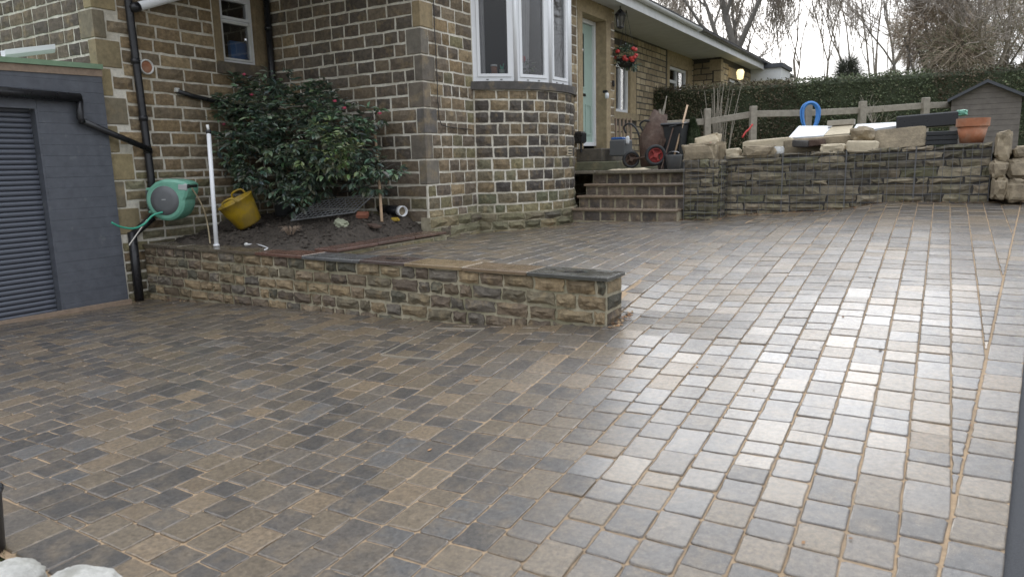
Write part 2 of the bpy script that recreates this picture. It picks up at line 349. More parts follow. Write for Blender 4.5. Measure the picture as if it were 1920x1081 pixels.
def clip(poly, f):
    out = []
    for i in range(len(poly)):
        a, b = poly[i], poly[(i+1) % len(poly)]; fa, fb = f(a), f(b)
        if fa >= 0: out.append(a)
        if fa*fb < 0: t = fa/(fa-fb); out.append((a[0]+(b[0]-a[0])*t, a[1]+(b[1]-a[1])*t))
    return out
PAV = []
W = .165
def lay(xa, xb, y0, y1, right=False):
    y = y0 - random.uniform(0, .12); first = True
    while y < y1-.02:
        L = random.choice((.125, .125, .165, .165, .165, .165, .205, .245)); a, b = max(y, y0), min(y+L, y1)
        if y1-b < .05: b = y1
        if b-a > .035:
            poly = [(xa, a), (xb, a), (xb, b), (xa, b)]
            if right: poly = clip(poly, lambda p: XL(p[1])-.006-p[0])
            if len(poly) >= 3:
                r = paver_mesh(poly)
                if r: PAV.append(r)
            y = b if b == y1 else y+L
        else: y = y+L
for k in range(-5, 50):
    xb = .121-W*k; xa = xb-W
    if xa > 1.0: continue
    if xb > -8.0 and xa < -7.97: xa = -7.97
    if xa < -7.98: continue
    if xb < -2.0:
        lay(xa, xb, 1.415, wallY((xa+xb)/2)-.012)
        ys = wallY((xa+xb)/2)+.30
        xm = (xa+xb)/2
        if xm > -2.56: ye = 9.93
        elif xm > -3.04: ye = 9.70
        elif xm > -4.66: ye = 9.53
        else:
            q = 1.50**2-(xm+6.15)**2; ye = 9.4-math.sqrt(max(0, q)); ye = min(ye, 9.5)
        if xm < -5.12: ys = 7.0
        if xa < -5.44: continue
        lay(xa, xb, ys, ye)
    else: lay(xa, xb, .1, 9.93 if xa < .5 else 9.99, xb > -.3)
x = -7.97
while x < -2.2:
    w = random.choice((.165, .165, .205, .245)); r = paver_mesh([(x, 1.19), (x+w, 1.19), (x+w, 1.414), (x, 1.414)])
    if r: PAV.append(r)
    x += w
y = .1
while y < 9.9:
    L = random.choice((.165, .165, .205, .245)); r = paver_mesh([(XL(y), y), (XR(y), y), (XR(y+L), y+L), (XL(y+L), y+L)])
    if r: PAV.append(r)
    y += L
def rank(items, keyc, areas, n, H=True):
    sc = []
    for i, it in enumerate(items):
        p = proj(keyc(it)); s = 0
        if p and -20 < p[0] < 1940 and -20 < p[1] < 1100: s = areas(it)/p[2]**(3 if H else 2)
        sc.append((s, i))
    sc.sort(reverse=True); return set(i for s, i in sc[:n] if s > 0)
top = rank(PAV, lambda r: r[0][0], lambda r: r[2], 300)
rest = MB()
for i, (V, F, A) in enumerate(PAV):
    c = paver_cols()
    m = len(V)//4; dust = (.22, .165, .11); k1, k2 = random.uniform(.08, .4), random.uniform(.4, .8)
    cl = [tuple(a*random.uniform(.9, 1.1) for a in c)]*0+[tuple(a*(1-q)+d_*q for a, d_ in zip(c, dust)) for q in [random.uniform(0, k1*.6) for _ in range(m)]+[k1]*m+[k2]*m+[1]*m]
    t_ = MB() if i in top else rest; n0_ = len(t_.v); t_.add(V, F, c); t_.c[n0_:] = cl
    if not hasattr(t_, 'al'): t_.al = []
    t_.al += [random.uniform(.6, 1.0)]*len(V)
    if i in top: t_.build('paver', 'paver', drive, fix=False)
tag(rest.build('paver_field', 'paver', drive, fix=False), kind='stuff')

# frame of the recessed inspection cover
mh = thing('inspection_cover', 'thin metal frame of a recessed inspection cover set in the pavers', 'manhole cover', (-3.22, 4.19, gz(-3.22, 4.19)))
qs = [(-3.43, 3.815), (-2.955, 3.82), (-3.0, 4.56), (-3.47, 4.53)]
for i in range(4):
    a, b = Vector(qs[i]), Vector(qs[(i+1) % 4]); n = 9; vs = []
    nn = Vector((-(b-a).y, (b-a).x)).normalized()*.0030
    for j in range(n):
        p = a+(b-a)*j/(n-1)
        for s in (-1, 1):
            for dz in (.009, -.03): q = p+nn*s; vs.append((q.x, q.y, gz(q.x, q.y)+dz))
    fs = []
    for j in range(n-1):
        o = j*4; fs += [(o, o+4, o+6, o+2), (o, o+1, o+5, o+4), (o+2, o+6, o+7, o+3)]
    fs += [(0, 2, 3, 1), ((n-1)*4, (n-1)*4+1, (n-1)*4+3, (n-1)*4+2)]
    MB().add(vs, fs).build('edge_strip', 'cover_edge', mh)

# ---------------------------------------------------------------- coursed stone
def stone_piece(mp, s0, s1, z0, z1, relief=.02, edge=.004, nu=4, nz=3, jit=.005, depth=.03):
    """a rock-faced stone on a wall; mp(s, z, d) maps to the world, d is out of the wall"""
    V = []; g = []
    ph = random.uniform(0, 99)
    jz = [random.uniform(-jit, jit) for _ in range(nu*2)]
    for j in range(nz):
        for i in range(nu):
            u, w = i/(nu-1), j/(nz-1); s = s0+(s1-s0)*u; z = z0+(z1-z0)*w; on = i in (0, nu-1) or j in (0, nz-1)
            if on:
                d = edge+random.uniform(0, edge)
                if j in (0, nz-1): z += jz[i+(nu if j else 0)]
                if i in (0, nu-1): s += random.uniform(-jit, jit)
            else: d = edge+relief*random.uniform(.25, 1.0); s += random.uniform(-.1, .1)*(s1-s0)/(nu-1)
            V.append((s, z, d))
    per = [i for i in range(nu)] + [j*nu+nu-1 for j in range(1, nz)] + [(nz-1)*nu+i for i in range(nu-2, -1, -1)] + [j*nu for j in range(nz-2, 0, -1)]
    F = []
    for j in range(nz-1):
        for i in range(nu-1):
            q = (j*nu+i, j*nu+i+1, (j+1)*nu+i+1, (j+1)*nu+i); F += [(q[0], q[1], q[2]), (q[0], q[2], q[3])] if random.random() < .5 else [(q[0], q[1], q[3]), (q[1], q[2], q[3])]
    n = len(V)
    for k in per: V.append((V[k][0], V[k][1], -depth))
    m = len(per)
    for k in range(m): F.append((per[k], n+k, n+(k+1) % m, per[(k+1) % m]))
    return [mp(*v) for v in V], F
def coursed(mp, S0, S1, zs, lens, colf, joint=.02, holes=(), relief=.02, edge=.004, nu=4, nz=3, jit=.005, skip=None):
    """fill a wall with stones; zs: list of bed heights; holes: (s0, s1, z0, z1)"""
    out = []
    for r in range(len(zs)-1):
        za, zb = zs[r]+joint/2, zs[r+1]-joint/2
        spans = [(S0, S1)]
        for h in holes:
            if h[2] < zb-.01 and h[3] > za+.01:
                ns = []
                for a, b in spans:
                    if h[1] <= a or h[0] >= b: ns.append((a, b)); continue
                    if h[0] > a: ns.append((a, h[0]))
                    if h[1] < b: ns.append((h[1], b))
                spans = ns
        for a, b in spans:
            s = a
            while s < b-.03:
                L = random.uniform(*lens); e = s+L
                if b-e < lens[0]*.6: e = b
                e = min(e, b)
                if e-s > .05 and not (skip and skip((s+e)/2, (za+zb)/2)):
                    zz0, zz1 = za+random.uniform(-.003, .003), zb+random.uniform(-.003, .003)
                    V, F = stone_piece(mp, s+joint/2, e-joint/2, zz0, zz1, relief, edge, nu, nz, jit)
                    out.append((V, F, colf((s+e)/2, (za+zb)/2), (e-s)*(zb-za)))
                s = e
    return out
def plane(O, u, n):
    O, u, n = Vector(O), Vector(u), Vector(n)
    return lambda s, z, d: (O.x+u.x*s+n.x*d, O.y+u.y*s+n.y*d, O.z+z+n.z*d)
def panel(b, S0, S1, z0, z1, mp, holes=(), thick=.25, front=0.0):
    """solid wall slab with openings, as boxes between the opening edges"""
    ss = sorted(set([S0, S1]+[min(max(h[k], S0), S1) for h in holes for k in (0, 1)])); zz = sorted(set([z0, z1]+[min(max(h[k], z0), z1) for h in holes for k in (2, 3)]))
    for i in range(len(ss)-1):
        for j in range(len(zz)-1):
            sm, zm = (ss[i]+ss[i+1])/2, (zz[j]+zz[j+1])/2
            if any(h[0] < sm < h[1] and h[2] < zm < h[3] for h in holes): continue
            c = [(ss[i], zz[j]), (ss[i+1], zz[j]), (ss[i+1], zz[j+1]), (ss[i], zz[j+1])]
            b.prism(c, lambda p: mp(p[0], p[1], front), lambda p: mp(p[0], p[1], -thick))
def pick(cols, var=.2):
    c = random.choice(cols); j = random.uniform(1-var, 1+var); return tuple(x*j for x in c)

# ---------------------------------------------------------------- the stone bungalow
XA, YB, XC, YZ = -8.05, 7.07, -5.433, 4.67
ZT = 2.80
house = thing('bungalow', 'brown stone bungalow with bow window, sage green front door and white gutter', 'house', (-7.5, 9, EYE-.9))
BED = [-1.62+.155*i for i in range(30) if -1.62+.155*i < 3.0]
brown = [(.225, .163, .095), (.195, .145, .088), (.255, .183, .10), (.17, .13, .083), (.30, .225, .13), (.21, .165, .108)]
sooty = [(.142, .113, .083), (.122, .097, .073), (.165, .13, .092), (.145, .12, .092), (.11, .09, .071), (.185, .143, .096)]
baycol = [(.08, .068, .056), (.065, .056, .048), (.105, .086, .065), (.085, .072, .059), (.16, .122, .075), (.20, .152, .09), (.095, .08, .063)]
olive = [(.20, .175, .095), (.17, .15, .09), (.235, .19, .11), (.15, .125, .08), (.19, .175, .11)]
tanf = [(.40, .32, .20), (.35, .275, .17), (.44, .36, .235), (.30, .24, .15)]
def mpA(s, z, d): return (XA+d, s, EYE+z)
def mpB(s, z, d): return (s, YB-d, EYE+z)
def mpC(s, z, d): return (XC+d, s, EYE+z)
def mpZ(s, z, d): return (s, YZ-d, EYE+z)
BC = (-6.15, 9.40); BR = 1.44
def mpBay(s, z, d): t = s/BR; return (BC[0]+(BR+d)*math.cos(t), BC[1]+(BR+d)*math.sin(t), EYE+z)
XR2 = -6.2
def mpR(s, z, d): return (XR2+d, s, EYE+z)
YW = 20.6
def mpW(s, z, d): return (s, YW-d, EYE+z)
# small window on the side wall
wy0, wy1 = 6.31, 6.86
wz0 = atX(445, 119, XA).z-EYE; wz1 = wz0+.86
# quoins
def quoin_rows(z0, z1): 
    out = []; i = 0; z = z0
    while z < z1: out.append((z, z+.31, i)); z += .31; i += 1
    return out
qB = quoin_rows(BED[9], 3.0)      # corner of wing
qA = quoin_rows(BED[6], 3.0)
hB = [(XC-(.21 if i % 2 else .10)-.01, XC+.1, a, b) for a, b, i in qB]; hC = [(YB-.1, YB+(.13 if i % 2 else .24)+.01, a, b) for a, b, i in qB]
hA = [(YZ-.1, YZ+(.12 if i % 2 else .26)+.01, a, b) for a, b, i in qA]; hZ = [(XA-(.26 if i % 2 else .13)-.01, XA+.1, a, b) for a, b, i in qA]
winA = (6.19, 7.06, wz0-.16, wz1+.30)
door_h = (11.58, 12.60, -.2, 2.53)
dressC = (11.36, 12.80, .0, 2.72)
walls = []
def wall_part(mp, S0, S1, z0, z1, holes, mm='mortar', thick=.25):
    b = MB(); panel(b, S0, S1, z0, z1, mp, holes, thick); return b.build('wall', mm, house)
wA = wall_part(mpA, YZ+.003, YB+.2, -1.55, ZT, [(wy0-.11, wy1+.17, wz0-.15, wz1+.28)])
wB = wall_part(mpB, XA-.2, XC-.003, -1.3, ZT, [])
wC = wall_part(mpC, YB+.003, 13.0, -1.3, ZT, [(8.2, 10.6, 1.05, 2.6), (11.40, 12.80, -.1, 2.76)])
wZ = wall_part(mpZ, -13.5, XA-.003, -1.55, ZT, [])
b = MB(); nseg = 30
for i in range(nseg):
    t0, t1 = -BR*PI/3+BR*2*PI/3*i/nseg, -BR*PI/3+BR*2*PI/3*(i+1)/nseg
    b.prism([(t0, -1.2), (t1, -1.2), (t1, .99), (t0, .99)], lambda p: mpBay(p[0], p[1], 0), lambda p: mpBay(p[0], p[1], -.2))
wBay = b.build('bay_wall', 'mortar', house)
wR = wall_part(mpR, 13.0, YW, -.3, ZT, [(14.7, 16.11, .92, 2.48), (18.3, 20.41, .84, 2.78)], 'mortar_dark')
wW = wall_part(mpW, XR2-.2, XC-.003, -.3, ZT, [], 'mortar_dark')
wF = wall_part(lambda s, z, d: (XC+d, s, EYE+z), YW+.002, 30, -.3, ZT, [(21.6, 22.6, 1.4, 2.3)], 'mortar_dark')
ebox('return_wall', (XC-.5, 12.93, EYE+1.2), (.9, .13, 3.2), 'mortar_dark', house)
# stones
ST = []
def put(wall, stones, m='stone'):
    for s in stones: ST.append((wall, m, s))
def colA(s, z): return pick(brown if z > .05 else olive + brown[:2])
def colB(s, z):
    if s < -7.6 and random.random() < .6: return pick(brown)
    return pick(sooty) if z > -.35 else pick(olive+sooty[:3])
def colC(s, z): return pick(brown[1:]+sooty[:3]+olive[:2]) if z > -.35 else pick(olive+sooty[:2])
def colBay(s, z): return pick(baycol) if z > .1 else (pick(baycol+olive) if z > -.35 else pick(olive+[(.12, .12, .07)]))
BED_A = [-1.6+.118*i for i in range(14)]; BED_A = [z for z in BED_A if z < -.05]+[.03+.152*i for i in range(20)]
put(wA, coursed(mpA, YZ+.02, YB-.01, [z for z in BED_A if z < ZT], (.22, .42), colA, .027, hA+[winA], .022))
put(wB, coursed(mpB, XA+.01, XC-.01, BED, (.2, .38), colB, .027, hB, .016))
put(wC, coursed(mpC, YB+.01, 8.16, BED, (.16, .32), colC, .026, hC, .024))
put(wC, coursed(mpC, 10.65, 13.0, BED, (.16, .32), lambda s, z: pick(brown+tanf[:2]), .022, [dressC], .015, nu=3))
put(wBay, coursed(mpBay, -BR*PI/3+.01, BR*PI/3, [z for z in BED if z < .95]+[.988], (.16, .31), colBay, .026, [], .026))
put(wZ, coursed(mpZ, -11.2, XA-.01, [.7+.155*i for i in range(14)], (.2, .34), lambda s, z: pick(sooty), .026, hZ, .018))
put(wR, coursed(mpR, 13.0, YW, [-.05+.14*i for i in range(21)], (.2, .42), lambda s, z: pick(tanf), .028, [(14.7, 16.15, .9, 2.55), (18.2, 20.4, .85, 2.75)], .012, nu=3, nz=2), 'stone_far')
put(wW, coursed(mpW, XR2, XC-.22, [-.05+.16*i for i in range(18)], (.2, .42), lambda s, z: pick(tanf), .028, [], .012, nu=3, nz=2), 'stone_far')
put(wF, coursed(mpC, YW+.2, 29, [-.05+.16*i for i in range(18)], (.25, .5), lambda s, z: pick(tanf), .028, [(21.4, 22.8, 1.2, 2.6)], .012, nu=3, nz=2), 'stone_far')
top = rank(ST, lambda r: r[2][0][0], lambda r: r[2][3], 300, False)
acc = {}
for i, (wl, m, (V, F, c, A)) in enumerate(ST):
    if i in top: MB().add(V, F, c).build('stone', m, wl, fix=False)
    else: acc.setdefault((wl.name, m), (MB(), wl))[0].add(V, F, c)
for (k, m), (b, wl) in acc.items(): tag(b.build('stonework', m, wl, fix=False), kind='stuff')
# rough footing of the front
ft = coursed(lambda s, z, d: (XC+.05+d, s, EYE+z), YB-.03, 8.2, [-1.0, -.88, -.76, -.64], (.18, .4), lambda s, z: pick(olive+sooty[:2]), .012, [], .05, .004, jit=.012)
ft += coursed(lambda s, z, d: mpBay(s, z, d+.045), -BR*PI/3, BR*PI/3, [-1.0, -.885, -.77, -.66], (.18, .4), lambda s, z: pick(olive+[(.11, .10, .06), (.09, .08, .06)]), .012, [], .05, .004, jit=.014)
b = MB()
panel(b, YB-.03, 8.2, -1.2, -.63, mpC, [], .1, .05)
for i in range(nseg):
    t0, t1 = -BR*PI/3+BR*2*PI/3*i/nseg, -BR*PI/3+BR*2*PI/3*(i+1)/nseg
    b.prism([(t0, -1.2), (t1, -1.2), (t1, -.65), (t0, -.65)], lambda p: mpBay(p[0], p[1], .045), lambda p: mpBay(p[0], p[1], -.1))
foot = b.build('footing', 'mortar_tan', house)
for V, F, c, A in ft: MB().add(V, F, c).build('footing_stone', 'mossy_stone', foot, fix=False)
# quoin stones: one block on both faces
qc = [(.175, .155, .125), (.145, .125, .10), (.30, .23, .13), (.12, .11, .10), (.21, .17, .12), (.16, .135, .105)]
for a, bb, i in qB:
    wb, wc = (.21, .13) if i % 2 else (.10, .24)
    ebox('quoin_stone', (XC+.012-(wb+.012)/2, YB-.012+(wc+.012)/2, EYE+(a+bb)/2), (wb+.012, wc+.012, bb-a-.02), 'ashlar', wB, bev=.006, col=qc[(0, 1, 3, 5, 1, 0, 2)[i % 7]])
for a, bb, i in qA:
    wz, wa = (.26, .12) if i % 2 else (.13, .26)
    ebox('quoin_stone', (XA+.012-(wz+.012)/2, YZ-.012+(wa+.012)/2, EYE+(a+bb)/2), (wz+.012, wa+.012, bb-a-.02), 'ashlar', wA, bev=.006, col=[(.26, .21, .12), (.20, .17, .115), (.30, .24, .13)][i % 3])
# dressed stone round the small window
def dress(name, S, z0, z1, mp, col, parent, d0=-.16, d1=.012):
    b = MB(); b.prism([(S[0], z0), (S[1], z0), (S[1], z1), (S[0], z1)], lambda p: mp(p[0], p[1], d1), lambda p: mp(p[0], p[1], d0), col); return b.build(name, 'ashlar', parent)
tj = (.235, .18, .105)
dress('window_jamb', (wy0-.11, wy0), wz0, wz1, mpA, tj, house); dress('window_jamb', (wy1, wy1+.17), wz0, wz1, mpA, (.22, .165, .095), house)
dress('window_lintel', (wy0-.16, 7.04), wz1+.006, wz1+.28, mpA, tj, house); dress('window_sill', (wy0-.115, 7.05), wz0-.15, wz0-.004, mpA, (.12, .10, .075), house, d1=.05)
def frame_rect(mp, S, Z, w, d0, d1, parent, name='frame', m='upvc'):
    b = MB()
    for r in ((S[0], S[1], Z[0], Z[0]+w), (S[0], S[1], Z[1]-w, Z[1]), (S[0], S[0]+w, Z[0]+w+.0006, Z[1]-w-.0006), (S[1]-w, S[1], Z[0]+w+.0006, Z[1]-w-.0006)):
        b.prism([(r[0], r[2]), (r[1], r[2]), (r[1], r[3]), (r[0], r[3])], lambda p: mp(p[0], p[1], d1), lambda p: mp(p[0], p[1], d0))
    return b.build(name, m, parent)
def pane(mp, S, Z, d, parent, m='glass', name='pane', t=.006):
    b = MB(); b.prism([(S[0], Z[0]), (S[1], Z[0]), (S[1], Z[1]), (S[0], Z[1])], lambda p: mp(p[0], p[1], d), lambda p: mp(p[0], p[1], d-t)); return b.build(name, m, parent)
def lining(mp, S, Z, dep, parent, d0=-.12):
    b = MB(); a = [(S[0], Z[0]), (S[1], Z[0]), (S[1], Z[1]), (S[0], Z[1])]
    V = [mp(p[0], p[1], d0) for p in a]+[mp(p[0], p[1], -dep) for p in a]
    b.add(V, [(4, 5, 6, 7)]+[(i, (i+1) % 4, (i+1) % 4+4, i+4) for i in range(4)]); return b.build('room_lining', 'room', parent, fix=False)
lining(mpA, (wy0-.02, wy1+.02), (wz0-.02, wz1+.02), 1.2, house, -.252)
w = frame_rect(mpA, (wy0+.002, wy1-.002), (wz0+.002, wz1-.002), .038, -.12, -.06, house, 'window')
frame_rect(mpA, (wy0+.042, wy1-.042), (wz0+.042, wz0+.53), .026, -.11, -.045, w, 'sash', 'upvc_dirty'); frame_rect(mpA, (wy0+.042, wy1-.042), (wz0+.555, wz1-.042), .032, -.11, -.045, w, 'sash')
ebox('transom', (XA-.09, (wy0+wy1)/2, EYE+wz0+.5425), (.05, wy1-wy0-.11, .022), 'upvc', w)
pane(mpA, (wy0+.068, wy1-.068), (wz0+.068, wz0+.505), -.08, w); pane(mpA, (wy0+.074, wy1-.074), (wz0+.587, wz1-.074), -.08, w)
# bow window: five facets on a stone sill
b = MB(); n = 26
for i in range(n):
    t0, t1 = -BR*PI/3*1.02+BR*2.04*PI/3*i/n, -BR*PI/3*1.02+BR*2.04*PI/3*(i+1)/n
    b.prism([(t0, .992), (t1, .992), (t1, 1.095), (t0, 1.095)], lambda p: mpBay(p[0], p[1], .045), lambda p: mpBay(p[0], p[1], -.22), (.085, .078, .072))
sill = b.build('bow_sill', 'ashlar', house)
WR = 1.415
ang = [math.radians(-60+24*i) for i in range(6)]
bow = MB()
bow = ebox('bow_window', (BC[0]+WR*math.cos(ang[0])-.02, BC[1]+WR*math.sin(ang[0])+.03, EYE+1.9), (.07, .07, 1.6), 'upvc', house)
for i in range(5):
    P0 = Vector((BC[0]+WR*math.cos(ang[i]), BC[1]+WR*math.sin(ang[i]))); P1 = Vector((BC[0]+WR*math.cos(ang[i+1]), BC[1]+WR*math.sin(ang[i+1])))
    u = (P1-P0); Lf = u.length; u.normalize(); nn = Vector((u.y, -u.x))
    mp = plane((P0.x, P0.y, EYE), (u.x, u.y, 0), (nn.x, nn.y, 0))
    f = frame_rect(mp, (.004, Lf-.004), (1.097, 2.72), .062, -.06, .0, bow, 'facet_frame')
    b = MB(); b.tube([(P1.x-nn.x*.0, P1.y-nn.y*.0, EYE+1.097), (P1.x, P1.y, EYE+2.72)], .026, 8); b.build('mullion', 'upvc', bow, smooth=True)
    frame_rect(mp, (.067, Lf-.067), (1.16, 2.66), .04, -.05, .014, bow, 'sash')
    pane(mp, (.10, Lf-.10), (1.195, 2.62), -.015, bow)
    for s in (.2, Lf-.2): ebox('drain_cap', mp(s, 1.125, .004), (.012, .03, .01), 'grey_plastic', bow, rot=Matrix.Rotation(math.atan2(u.y, u.x)-PI/2, 3, 'Z'))
    # net curtain standing a hand's width inside the facet
    if i in (0, 1, 3, 4):
        b = MB(); a0, a1 = ((.05, .20) if i == 0 else (.20, .38) if i == 1 else (.06, .3)); V = []
        for j in range(17):
            s = a0+(a1-a0)*j/16
            for z, sh in ((1.13, .12 if i == 1 else 0), (1.9, .05 if i == 1 else 0), (2.66, 0)): V.append(mp(s-sh*.5, z, -.16+.018*math.sin(j*1.7)))
        F = [(j*3+k, j*3+3+k, j*3+4+k, j*3+1+k) for j in range(16) for k in range(2)]
        b.add(V, F).build('net_curtain', 'curtain', bow, smooth=True, fix=False)
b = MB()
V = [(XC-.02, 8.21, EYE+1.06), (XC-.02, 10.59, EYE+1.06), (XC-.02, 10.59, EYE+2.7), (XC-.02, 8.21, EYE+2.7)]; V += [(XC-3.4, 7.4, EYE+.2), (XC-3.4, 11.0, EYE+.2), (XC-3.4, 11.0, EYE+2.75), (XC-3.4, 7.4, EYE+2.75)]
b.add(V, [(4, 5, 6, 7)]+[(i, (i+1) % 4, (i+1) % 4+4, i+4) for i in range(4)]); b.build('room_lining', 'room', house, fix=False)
b = MB()
b.prism([(BC[0]+1.39*math.cos(t), BC[1]+1.39*math.sin(t)) for t in ang], lambda p: (p[0], p[1], EYE+1.05), lambda p: (p[0], p[1], EYE+1.097)); b.build('window_board', 'upvc', house)
b = MB()
b.prism([(BC[0]+1.47*math.cos(t), BC[1]+1.47*math.sin(t)) for t in ang], lambda p: (p[0], p[1], EYE+2.722), lambda p: (p[0], p[1], EYE+2.97)); b.build('bow_roof', 'roof_tile', house)
# air brick in the bow wall
q_ = atY(1062, 283, 9.55); ta = math.atan2(9.55-BC[1], q_.x-BC[0]); pa_ = Vector(mpBay(BR*ta, q_.z-EYE, .012))
ab = ebox('air_brick', pa_, (.03, .20, .135), 'cream_stone', house, rot=rotz(ta), bev=.004)
for k in (-1, 0, 1): ebox('slot', pa_+Vector((math.cos(ta), math.sin(ta), 0))*.012+Vector((0, 0, .04*k)), (.012, .15, .016), 'dark_rubber', ab, rot=rotz(ta))
# front door
dx = XC-.22
dress('door_lintel', (11.38, 12.86), 2.53, 2.76, mpC, (.36, .28, .165), house, -.25); dress('door_jamb', (12.602, 12.80), -.1, 2.528, mpC, (.34, .265, .16), house, -.25, .012); dress('door_jamb', (11.40, 11.578), -.1, 2.528, mpC, (.34, .265, .16), house, -.25, .012)
def mpD(s, z, d): return (dx+d, s, EYE+z)
dr = MB().box((dx-.05, 12.09, EYE+1.40), (.05, .9, 2.10), bev=.004).build('front_door', 'sage', house)
frame_rect(mpD, (11.582, 12.598), (.30, 2.525), .068, -.09, .02, house, 'door_frame')
for (sa, sb, za, zb) in ((11.74, 11.97, .5, 1.05), (12.21, 12.44, .5, 1.05)): frame_rect(mpD, (sa, sb), (za, zb), .025, -.03, -.012, dr, 'door_panel', 'sage')
frame_rect(mpD, (12.0, 12.18), (1.32, 2.30), .028, -.03, -.008, dr, 'glazing_frame', 'sage'); pane(mpD, (12.03, 12.15), (1.35, 2.27), -.018, dr, 'dark_glass')
ebox('letter_plate', (dx-.018, 12.09, EYE+1.21), (.015, .27, .05), 'dark_glass', dr, bev=.004); ebox('door_handle', (dx-.01, 11.78, EYE+1.3), (.03, .03, .2), 'chrome', dr, bev=.008)
MB().lathe([(.0, 0), (.035, .0), (.04, .015), (.02, .03), (0, .03)], Matrix.Translation((dx-.022, 12.09, EYE+1.98)) @ Matrix.Rotation(PI/2, 4, 'Y'), 12).build('door_knocker', 'chrome', dr, smooth=True)
ebox('doorbell', (XC+.025, 12.9, EYE+1.45), (.03, .05, .11), 'dark_rubber', house, bev=.005)
# set-back wall: two white windows with dressed surrounds
for (a, c, z0, z1) in ((14.9, 15.75, 1.08, 2.12), (18.5, 20.05, 1.0, 2.42)):
    dress('window_jamb', (c+.001, c+.36), z0, z1, mpR, (.36, .28, .165), house); dress('window_jamb', (a-.2, a-.001), z0, z1, mpR, (.36, .28, .165), house)
    dress('window_lintel', (a-.2, c+.36), z1+.003, z1+.36, mpR, (.36, .28, .165), house); dress('window_sill', (a-.2, c+.4), z0-.16, z0-.003, mpR, (.30, .24, .15), house, d1=.05)
    w = frame_rect(mpR, (a+.002, c-.002), (z0+.002, z1-.002), .07, -.13, -.05, house, 'window'); pane(mpR, (a+.07, c-.07), (z0+.07, z1-.07), -.1, w)
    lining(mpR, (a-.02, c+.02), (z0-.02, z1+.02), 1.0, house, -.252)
    ebox('mullion', (XR2-.085, (a+c)/2, EYE+(z0+z1)/2), (.06, .07, z1-z0-.15), 'upvc', w)
    if c > 18:
        ebox('transom', (XR2-.085, a+.42, EYE+1.55), (.05, .7, .09), 'upvc', w); ebox('transom', (XR2-.085, a+.42, EYE+2.05), (.05, .7, .07), 'upvc', w)
w = frame_rect(mpC, (21.602, 22.598), (1.402, 2.298), .07, -.13, -.05, house, 'window'); pane(mpC, (21.67, 22.53), (1.47, 2.23), -.1, w); lining(mpC, (21.58, 22.62), (1.38, 2.32), 1, house, -.252)
dress('window_lintel', (21.4, 22.8), 2.3, 2.6, mpC, (.36, .28, .165), house)
for i in range(9):
    z = -.05+.31*i; wq, wd = (.2, .32) if i % 2 else (.32, .2)
    ebox('quoin_stone', (XC+.012-wq/2, YW-.012+wd/2, EYE+z+.15), (wq, wd, .29), 'ashlar', wW, bev=.006, col=(.38, .30, .18))
# eaves and roof
b = MB(); b.box((-5.62, 20.2, EYE+ZT-.012), (1.17, 18.4, .02)); b.build('soffit', 'soffit', house)
ebox('fascia', (-5.025, 20.2, EYE+2.84), (.022, 18.4, .20), 'gutter_white', house)
def gutter(y0, y1, m):
    b = MB(); V = []; n = 9
    for y in (y0, y1):
        for k in range(n): a = PI+PI*k/(n-1); V.append((-4.955+.058*math.cos(a), y, EYE+2.95+.058*math.sin(a)))
        for k in range(n): a = 2*PI-PI*k/(n-1); V.append((-4.955+.054*math.cos(a), y, EYE+2.952+.054*math.sin(a)))
    m_ = 2*n; F = [(k, (k+1) % m_, m_+(k+1) % m_, m_+k) for k in range(m_)]+[tuple(range(m_)), tuple(range(2*m_-1, m_-1, -1))]
    return b.add(V, F).build('gutter', m, house)
gutter(10.9, 16.95, 'gutter_white'); gutter(17.0, 29, 'black_plastic')
def roof_slab(y0, y1, x0, z0, x1, z1):
    b = MB(); n = 0; N = 14
    for i in range(N):      # overlapping courses of tiles
        t0, t1 = i/N, (i+1)/N+.012; xa, xb = x0+(x1-x0)*t0, x0+(x1-x0)*t1; za, zb = z0+(z1-z0)*t0, z0+(z1-z0)*t1
        b.prism([(xa, za+.035), (xb, zb+.012), (xb, zb-.03), (xa, za+.008)], lambda p: (p[0], y0, EYE+p[1]), lambda p: (p[0], y1, EYE+p[1]))
    return b.build('roof', 'roof_tile', house)
rf = roof_slab(6.8, 29.2, -4.96, 2.99, -9.4, 5.55); roof_slab(4.3, 6.795, -7.75, 3.0, -9.4, 3.96); roof_slab(4.3, 29.2, -13.7, 2.99, -9.405, 5.55)
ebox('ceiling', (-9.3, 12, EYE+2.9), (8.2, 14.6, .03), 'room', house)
ebox('rear_wall', (-13.3, 17, EYE+1), (.2, 24.6, 3.6), 'mortar_dark', house)
# white fascia of the flat porch roof at the far end
pa, pb = atY(1396, 130, 24.2), atY(1464, 130, 24.2); pz = atY(1430, 151, 24.2).z
ebox('porch_roof', ((pa.x+pb.x)/2, 25, (pa.z+pz)/2-.02), (pb.x-pa.x, 1.6, pa.z-pz), 'gutter_white', house, bev=.02); ebox('porch_roof_edge', ((pa.x+pb.x)/2, 25, pa.z+.035), (pb.x-pa.x+.12, 1.75, .13), 'felt', house)

